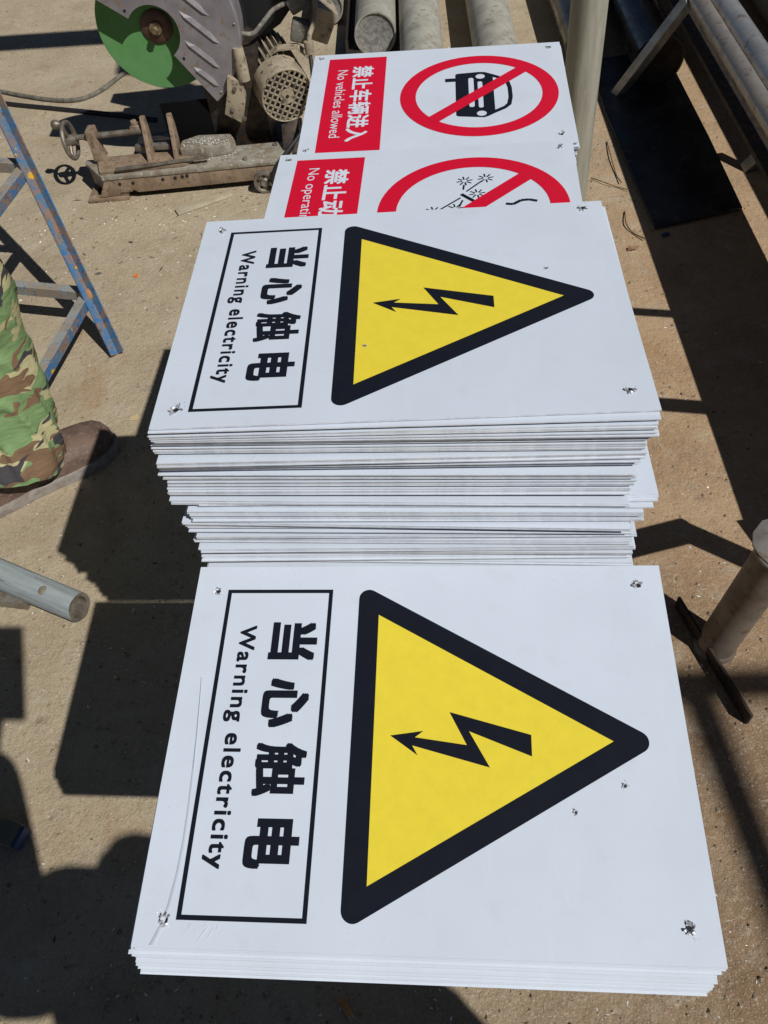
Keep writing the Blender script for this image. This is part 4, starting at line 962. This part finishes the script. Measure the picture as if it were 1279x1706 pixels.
def chips(name, n, gen, m, smin, smax, seed, lift=0.0006, long=1.0):
    rnd = random.Random(seed); b = MB()
    for i in range(n):
        x, y = gen(rnd); s_ = smin + (smax - smin) * rnd.random() ** 3; a = rnd.random() * 6.28; L = s_ * rnd.uniform(1, long)
        d = Vector((math.cos(a), math.sin(a), 0)); n_ = Vector((-d.y, d.x, 0)) * s_ * .5
        h = rnd.uniform(.1, .9) * s_ * .6; z = Vector((x, y, lift))
        b.add([z - d * L - n_ * .6, z - d * L * .2 + n_ + Vector((0, 0, h)), z + d * L + Vector((0, 0, h * rnd.uniform(0, 1.2))), z + d * L * .1 - n_], [(0, 3, 1), (1, 3, 2)])
    o = b.build(name, m); o['kind'] = 'stuff'; return o
def anywhere(r):
    while True:
        y = r.uniform(-0.1, 5.2); x = r.uniform(-.55 - .32 * y, .55 + .38 * y)
        if r.random() < 1.0 / (1 + 0.15 * y): return x, y
chips('metal_shavings', 6000, anywhere, M_chip, 0.0005, 0.0025, 11, long=2.2)
def nearsaw(r): return r.gauss(-0.50, 0.24), r.gauss(2.10, 0.17)
chips('saw_chips', 900, nearsaw, M_chip, 0.0005, 0.004, 12, long=2.0)
chips('metal_offcuts', 60, nearsaw, M_steelworn, 0.003, 0.009, 21, long=2.6)
chips('soil_crumbs', 900, anywhere, M_wood, 0.001, 0.0045, 22, long=1.6)
M_grit = worn('ground_grit', (0.33, 0.26, 0.17), (0.2, 0.14, 0.09), (0.5, 0.45, 0.34), scale=40, rough=0.95)
def pebbles(n, seed):
    rnd = random.Random(seed); b = MB()
    for i in range(n):
        x, y = anywhere(rnd); s_ = 0.0007 + 0.0044 * rnd.random() ** 4
        p = [Vector((x, y, 0)) + Vector((rnd.uniform(.6, 1.2) * s_ * dx, rnd.uniform(.6, 1.2) * s_ * dy, rnd.uniform(.6, 1.2) * s_ * dz)) for dx, dy, dz in ((1, 0, .2), (0, 1, .2), (-1, 0, .2), (0, -1, .2), (0, 0, .8), (0, 0, -.2))]
        b.add(p, [(0, 1, 4), (1, 2, 4), (2, 3, 4), (3, 0, 4)])
    o = b.build('ground_grit', M_grit); o['kind'] = 'stuff'
pebbles(16000, 13)
def strawgen(r): 
    while True:
        x, y = anywhere(r)
        if x > 0.1: return x, y
chips('straw_litter', 160, strawgen, M_board, 0.0008, 0.0016, 14, long=9.0)

# ------------------------------------------------------------------ people
def skinned(name, verts, edges, radii, m, parent, root=0, sub=2):
    me = bpy.data.meshes.new(name); me.from_pydata([tuple(v) for v in verts], edges, [])
    o = bpy.data.objects.new(name, me); COL.objects.link(o)
    md = o.modifiers.new('skin', 'SKIN'); md.use_smooth_shade = True; md.branch_smoothing = 0.6
    sk = me.skin_vertices[0].data
    for i, r in enumerate(radii):
        sk[i].radius = (r, r) if not isinstance(r, tuple) else r; sk[i].use_root = (i == root)
    ss = o.modifiers.new('sub', 'SUBSURF'); ss.levels = sub; ss.render_levels = sub
    dg = bpy.context.evaluated_depsgraph_get(); m2 = bpy.data.meshes.new_from_object(o.evaluated_get(dg))
    bpy.data.objects.remove(o); m2.name = name; m2.materials.clear(); m2.materials.append(m)
    for p in m2.polygons: p.use_smooth = True
    return link(name, m2, parent)

def leg_loft(path, radii, seed, fwd, nv=72, nr=150, hem=True):
    """trouser leg with folds: closed rings along a path from the hem up"""
    P = spl(path, 24); T = len(P)
    rr = spl([Vector((r, 0, 0)) for r in radii], 24)
    vs = []; off = Vector((seed * 3.1, seed * 1.7, 0))
    for i in range(nr):
        u = i / (nr - 1) * (T - 1); k = min(int(u), T - 2); f = u - k
        p = P[k].lerp(P[k + 1], f); r = rr[k].lerp(rr[k + 1], f).x; d = (P[k + 1] - P[k]).normalized()
        x = Vector(fwd) - d * d.dot(Vector(fwd)); x.normalize(); y = d.cross(x)
        for j in range(nv):
            a = 2 * math.pi * j / nv; c = Vector((math.cos(a), math.sin(a)))
            h = p.z
            q = Vector((c.x * 1.5, c.y * 1.5, h * 11 + c.x * 1.1 + 0.8 * math.sin(a * 2 + seed))) + off
            wr = noise.noise(q) * 0.006 + noise.noise(q * 2.3 + Vector((5, 1, 2))) * 0.0035
            wr += 0.007 * max(0, 1 - abs(noise.noise(Vector((c.x * .9, c.y * .9, h * 8 + c.y * 1.1 + c.x * .5)) + off * .7)) * 4.5)     # crisp fold ridges
            wr *= 0.8 + 0.6 * max(0, 1 - abs(h - 0.17) / 0.15)
            squash = 1.0 + 0.06 * math.cos(2 * a)
            R = r * squash + wr * min(1, 0.35 + i / 10)
            v = p + x * c.x * R + y * c.y * R
            if i == 0: v.z += 0.006 * math.sin(3 * a + seed) 
            vs.append(v)
    fs = [(i * nv + j, i * nv + (j + 1) % nv, (i + 1) * nv + (j + 1) % nv, (i + 1) * nv + j) for i in range(nr - 1) for j in range(nv)]
    # turn the hem inside so it has thickness
    base_ = len(vs)
    cen = sum((vs[j] for j in range(nv)), Vector()) / nv
    vs += [cen + (vs[j] - cen) * 0.95 + Vector((0, 0, 0.002)) for j in range(nv)] + [cen + (vs[j] - cen) * 0.80 + Vector((0, 0, 0.035)) for j in range(nv)]
    fs += [(base_ + j, base_ + (j + 1) % nv, (j + 1) % nv, j) for j in range(nv)] + [(base_ + nv + j, base_ + nv + (j + 1) % nv, base_ + (j + 1) % nv, base_ + j) for j in range(nv)]
    return vs, fs

def shoe(parent, heel, toe, m_up, m_sole, name='shoe'):
    d = (toe - heel); L = d.length; d.normalize(); s = Vector((d.y, -d.x, 0))
    # stations: t, half width, sole height, upper height, top flatness
    stn = [(0.0, .020, .030), (0.03, .030, .068), (0.10, .036, .100), (0.22, .038, .108), (0.36, .039, .106), (0.48, .043, .094), (0.62, .050, .081), (0.76, .053, .072), (0.86, .050, .066), (0.93, .042, .059), (0.975, .029, .050), (1.0, .010, .036)]
    nu = 20; vs = []
    for t_, hw_, hh in stn:
        c = heel + d * (L * t_)
        for k in range(nu):
            a = math.pi * k / (nu - 1)
            x = math.cos(a) * hw_ * (1 - 0.18 * max(0, math.sin(a)) ** 2 * (1 if t_ < .5 else 0.2)); z = 0.020 + (hh - 0.020) * math.sin(a) ** 0.62
            z += noise.noise(Vector((t_ * 9, a * 2.2, 3))) * 0.005
            vs.append(c + s * x + Vector((0, 0, z)))
    n = len(stn); q = MB()
    q.add(vs, [(i * nu + k, i * nu + k + 1, (i + 1) * nu + k + 1, (i + 1) * nu + k) for i in range(n - 1) for k in range(nu - 1)] + [tuple(range(nu)), tuple(range((n - 1) * nu, n * nu))])
    up = q.build(name, m_up, parent, 60)
    pts = []
    for sg in (1, -1):
        seq = stn if sg == 1 else list(reversed(stn))
        for t_, hw_, hh in seq: pts.append(heel + d * (L * (t_ * 1.03 - 0.015)) + s * sg * (hw_ + 0.005))
    q = MB(); m_ = len(pts)
    q.add([Vector((p.x, p.y, z)) for z in (0.0, 0.024) for p in pts], [tuple(range(m_)), tuple(range(m_, 2 * m_))] + [(i, (i + 1) % m_, m_ + (i + 1) % m_, m_ + i) for i in range(m_)])
    q.build('sole', m_sole, up, 40, 0.002)
    return up

def hand_chain(V, E, R, wrist, idx, direction, side, nrm, curl=0.5, s=1.0):
    """palm and five bent fingers continuing the arm"""
    d = direction.normalized(); sd = side.normalized(); n_ = nrm.normalized()
    V.append(wrist + d * 0.045 * s); R.append((0.030 * s, 0.016 * s)); E.append((idx, len(V) - 1)); palm = len(V) - 1
    for k, (o, L) in enumerate(((-0.027, .060), (-0.009, .074), (0.009, .078), (0.026, .068))):
        b0 = V[palm] + sd * o * s + d * 0.040 * s; prev = palm
        dd = d.copy(); p = b0
        for q, fr in enumerate((0.0, .45, .3, .25)):
            if q: p = p + dd * L * fr * s
            V.append(p.copy()); R.append(0.0095 * s - 0.001 * q * s); E.append((prev, len(V) - 1)); prev = len(V) - 1
            dd = (dd + n_ * curl).normalized()
    p = wrist + d * 0.02 * s + sd * 0.030 * s; prev = idx
    for q in range(3):
        p = p + (sd * (0.022 if q == 0 else 0.006) + d * 0.022 + n_ * 0.012) * s
        V.append(p.copy()); R.append(0.0105 * s - 0.001 * q * s); E.append((prev, len(V) - 1)); prev = len(V) - 1

def head_parts(parent, c, face, m_skin, m_hair):
    """head mesh shaped by rings: skull, jaw, nose, ears, eyes; hair cap"""
    f = Vector(face).normalized(); u = Vector((0, 0, 1)); s = f.cross(u).normalized(); u = s.cross(f)
    bm = bmesh.new(); bmesh.ops.create_uvsphere(bm, u_segments=32, v_segments=24, radius=1.0)
    vs = [v.co.copy() for v in bm.verts]; fs = [[v.index for v in fa.verts] for fa in bm.faces]; bm.free()
    out = []
    for v in vs:
        x, y, z = v.x * 0.076, v.y * 0.096, v.z * 0.118
        if z < 0: x *= 1 - 0.28 * (-z / .118); y *= 1 - 0.10 * (-z / .118)
        if v.y > 0.6: 
            y += 0.024 * math.exp(-((x / .013) ** 2)) * math.exp(-(((z + .018) / .022) ** 2))
            y -= 0.010 * (math.exp(-(((abs(x) - .031) / .014) ** 2)) * math.exp(-(((z - .010) / .011) ** 2)))
            y += 0.006 * math.exp(-((x / .026) ** 2)) * math.exp(-(((z + .058) / .008) ** 2))
        out.append(Vector(c) + s * x + f * y + u * z)
    q = MB(); q.add(out, fs)
    for sg in (1, -1):
        q.torus(Vector(c) + s * sg * 0.076 + u * -0.002, 0.020, 0.007, s + f * 0.4 * sg, 16, 6)
    hd = q.build('head', m_skin, parent, 80)
    hv = []
    for v in vs:
        k = 1.07 + 0.05 * noise.noise(v * 4)
        hv.append((v, Vector(c) + s * v.x * .076 * k + f * (v.y * .096 * k - .004) + u * v.z * .118 * k))
    keep = [fa for fa in fs if all(hv[i][0].z > 0.30 or (hv[i][0].y < 0.1 and hv[i][0].z > -0.45) for i in fa)]
    q = MB(); q.add([p for _, p in hv], keep); q.build('hair', m_hair, hd, 80)
    for sg in (1, -1):
        e_ = Vector(c) + s * sg * .031 + f * .083 + u * .010
        q = MB(); q.lathe([(0.0001, .012), (.006, .0105), (.011, .005), (.012, 0)], 14, f.to_track_quat('Z', 'Y').to_matrix(), e_ - f * .006); q.build('eye', M_whiteink, hd, 60)
    return hd

# worker on the left
wk = thing('person', 'person in woodland camouflage trousers and dusty brown shoes at the left edge', 'person', (0, 0, 0))
toe, heel = G(186, 722, 0.02), G(-14, 846, 0.0)
toe.z = heel.z = 0
heel = toe + (heel - toe).normalized() * 0.305
wk.location = (heel.x, heel.y, 0); W0 = wk.location.copy()
fd = (toe - heel).normalized(); sd_ = Vector((fd.y, -fd.x, 0))
ank = heel + fd * 0.085 - W0
def rel(v): return Vector(v) - W0
H0 = G(34, 772, 0.085); H1 = G(10, 690, 0.20); H2 = G(-36, 570, 0.36); KN = G(-92, 460, 0.50)
pelv = KN + Vector((-0.10, -0.05, 0)); pelv.z = 0.93
path1 = [rel(H0), rel(H1), rel(H2), rel(KN), rel(KN.lerp(pelv, .5)), rel(pelv)]
v1, f1 = leg_loft(path1, [0.076, 0.073, 0.073, 0.080, 0.093, 0.108], 1.0, fd)
o2 = -sd_ * 0.26 - fd * 0.10
heel2 = heel + o2 - sd_ * 0.05
k2 = KN + o2; p2 = pelv - sd_ * 0.17
path2 = [rel(heel2 + fd * .09 + Vector((0, 0, .06))), rel(heel2 + fd * .09 + Vector((0, 0, .28))), rel(k2), rel(k2.lerp(p2, .5)), rel(p2)]
v2, f2 = leg_loft(path2, [0.085, 0.08, 0.08, 0.092, 0.11], 2.0, fd)
q = MB(); q.add(v1, f1); q.add(v2, f2)
hip = (pelv + p2) / 2 - W0
q.tube([hip + Vector((0, 0, -.08)), hip + Vector((0, 0, 0)), hip + Vector((0, 0, 0.10)), hip + Vector((0, 0, .16))], [0.10, 0.175, 0.16, 0.15], 32)
q.build('trousers', M_camo, wk, 80)
shoe(wk, heel - W0, toe - W0, M_leather, M_sole); shoe(wk, heel2 - W0, heel2 - W0 + fd * 0.30, M_leather, M_sole)
V = [hip + Vector((0, 0, .10)), hip + Vector((0, 0, .30)), hip + Vector((0, 0, .46)), hip + Vector((0, 0, .53)), hip + Vector((0, 0, .60))]
R = [(0.16, 0.11), (0.165, 0.115), (0.15, 0.10), (0.075, 0.075), (0.055, 0.055)]; E_ = [(0, 1), (1, 2), (2, 3), (3, 4)]
Vh, Rh, Eh = [], [], []
for sg in (1, -1):
    sh_ = hip + Vector((0, 0, .47)) + sd_ * sg * .19; el = sh_ + Vector((0, 0, -.29)) + sd_ * sg * .05; wr_ = el + Vector((0, 0, -.24)) + fd * .08
    b0 = len(V); V += [sh_, el, wr_ - (wr_ - el) * .05]; R += [0.068, 0.052, 0.04]; E_ += [(2, b0), (b0, b0 + 1), (b0 + 1, b0 + 2)]
    Vh, Rh, Eh = [wr_ - (wr_ - el) * .25, wr_], [0.027, 0.024], [(0, 1)]
    hand_chain(Vh, Eh, Rh, wr_, 1, (wr_ - el), fd, -sd_ * sg, 0.35)
    skinned('hand', Vh, Eh, Rh, M_skin, wk, 0, 2)
skinned('jacket', V, E_, R, M_camo, wk, 0, 2)
q = MB(); q.tube([hip + Vector((0, 0, .52)), hip + Vector((0, 0, .60)), hip + fd * .01 + Vector((0, 0, .66))], [0.058, 0.052, 0.05], 20); q.build('neck', M_skin, wk, 60)
head_parts(wk, hip + fd * .025 + Vector((0, 0, .76)), fd, M_skin, M_hair)

# the person taking the picture, stooping behind the camera
ph = thing('person', 'person in dark clothes holding up a phone, behind the viewpoint', 'person', (0.46, -0.70, 0)); P0 = ph.location.copy()
pf = Vector((0.12, 0.99, 0)).normalized(); ps = Vector((pf.y, -pf.x, 0))
def rp(x, y, z): return Vector((x, y, z)) - P0
hipc = rp(0.26, -0.64, 0.70)
V = [hipc, rp(0.14, -0.46, 0.80), rp(0.205, -0.47, 0.92), rp(0.25, -0.47, 1.0)]; R = [(0.20, 0.13), (0.25, 0.17), (0.20, 0.11), (0.08, 0.07)]; E_ = [(0, 1), (1, 2), (2, 3)]
for sh_, el, wr_, hd_, sg in ((rp(0.095, -0.345, 0.995), rp(-0.10, -0.31, 0.83), rp(-0.050, -0.10, 1.085), Vector((0.05, .35, .75)), -1), (rp(0.44, -0.50, 0.92), rp(0.50, -0.50, 0.68), rp(0.46, -0.42, 0.48), Vector((-.1, .3, -.8)), 1)):
    b0 = len(V); V += [sh_, el, wr_.lerp(el, .1)]; R += [0.088, 0.080, 0.045]; E_ += [(2, b0), (b0, b0 + 1), (b0 + 1, b0 + 2)]
    Vh, Rh, Eh = [wr_.lerp(el, .25), wr_], [0.026, 0.023], [(0, 1)]
    hand_chain(Vh, Eh, Rh, wr_, 1, hd_, Vector((-sg, .1, 0)), Vector((-sg * .3, .6, -.3)), 0.28, 0.9)
    skinned('hand', Vh, Eh, Rh, M_skin, ph, 0, 2)
skinned('jacket', V, E_, R, M_shirt, ph, 0, 2)
q = MB(); q.tube([rp(0.28, -0.49, 0.96), rp(0.285, -0.475, 1.05)], [0.055, 0.05], 20); q.build('neck', M_skin, ph, 60)
head_parts(ph, rp(0.285, -0.455, 1.100), Vector((-0.35, 0.9, -0.35)), M_skin, M_hair)
vv, ff = leg_loft([hipc * 0 + Vector((hipc.x, hipc.y, 0.05)) - ps * .10 + pf * .03, Vector((hipc.x, hipc.y, 0.42)) - ps * .10 + pf * .08, hipc - ps * .09], [0.075, 0.078, 0.11], 3.0, pf, 32, 40)
q = MB(); q.add(vv, ff)
vv, ff = leg_loft([Vector((hipc.x, hipc.y, 0.05)) + ps * .12 + pf * .03, Vector((hipc.x, hipc.y, 0.42)) + ps * .11 + pf * .08, hipc + ps * .09], [0.075, 0.078, 0.11], 4.0, pf, 32, 40)
q.add(vv, ff); q.build('trousers', M_jeans, ph, 80)
for sg in (-.10, .12): shoe(ph, Vector((hipc.x, hipc.y, 0)) + ps * sg - pf * .06, Vector((hipc.x, hipc.y, 0)) + ps * sg + pf * .22, M_leather, M_sole)
# the phone sits just behind the lens
pn = MB(); Rc = Matrix((RIGHT, UP, -FWD)).transposed()
pc_ = Vector((0, 0, CAMZ)) - FWD * 0.007 + UP * (-0.062) + RIGHT * 0.022
pn.box(pc_, (0.074, 0.158, 0.008), Rc)
tag(pn.build('phone', M_phone, None, 40, 0.003), 'black phone held up by the stooping person behind the viewpoint', 'phone')
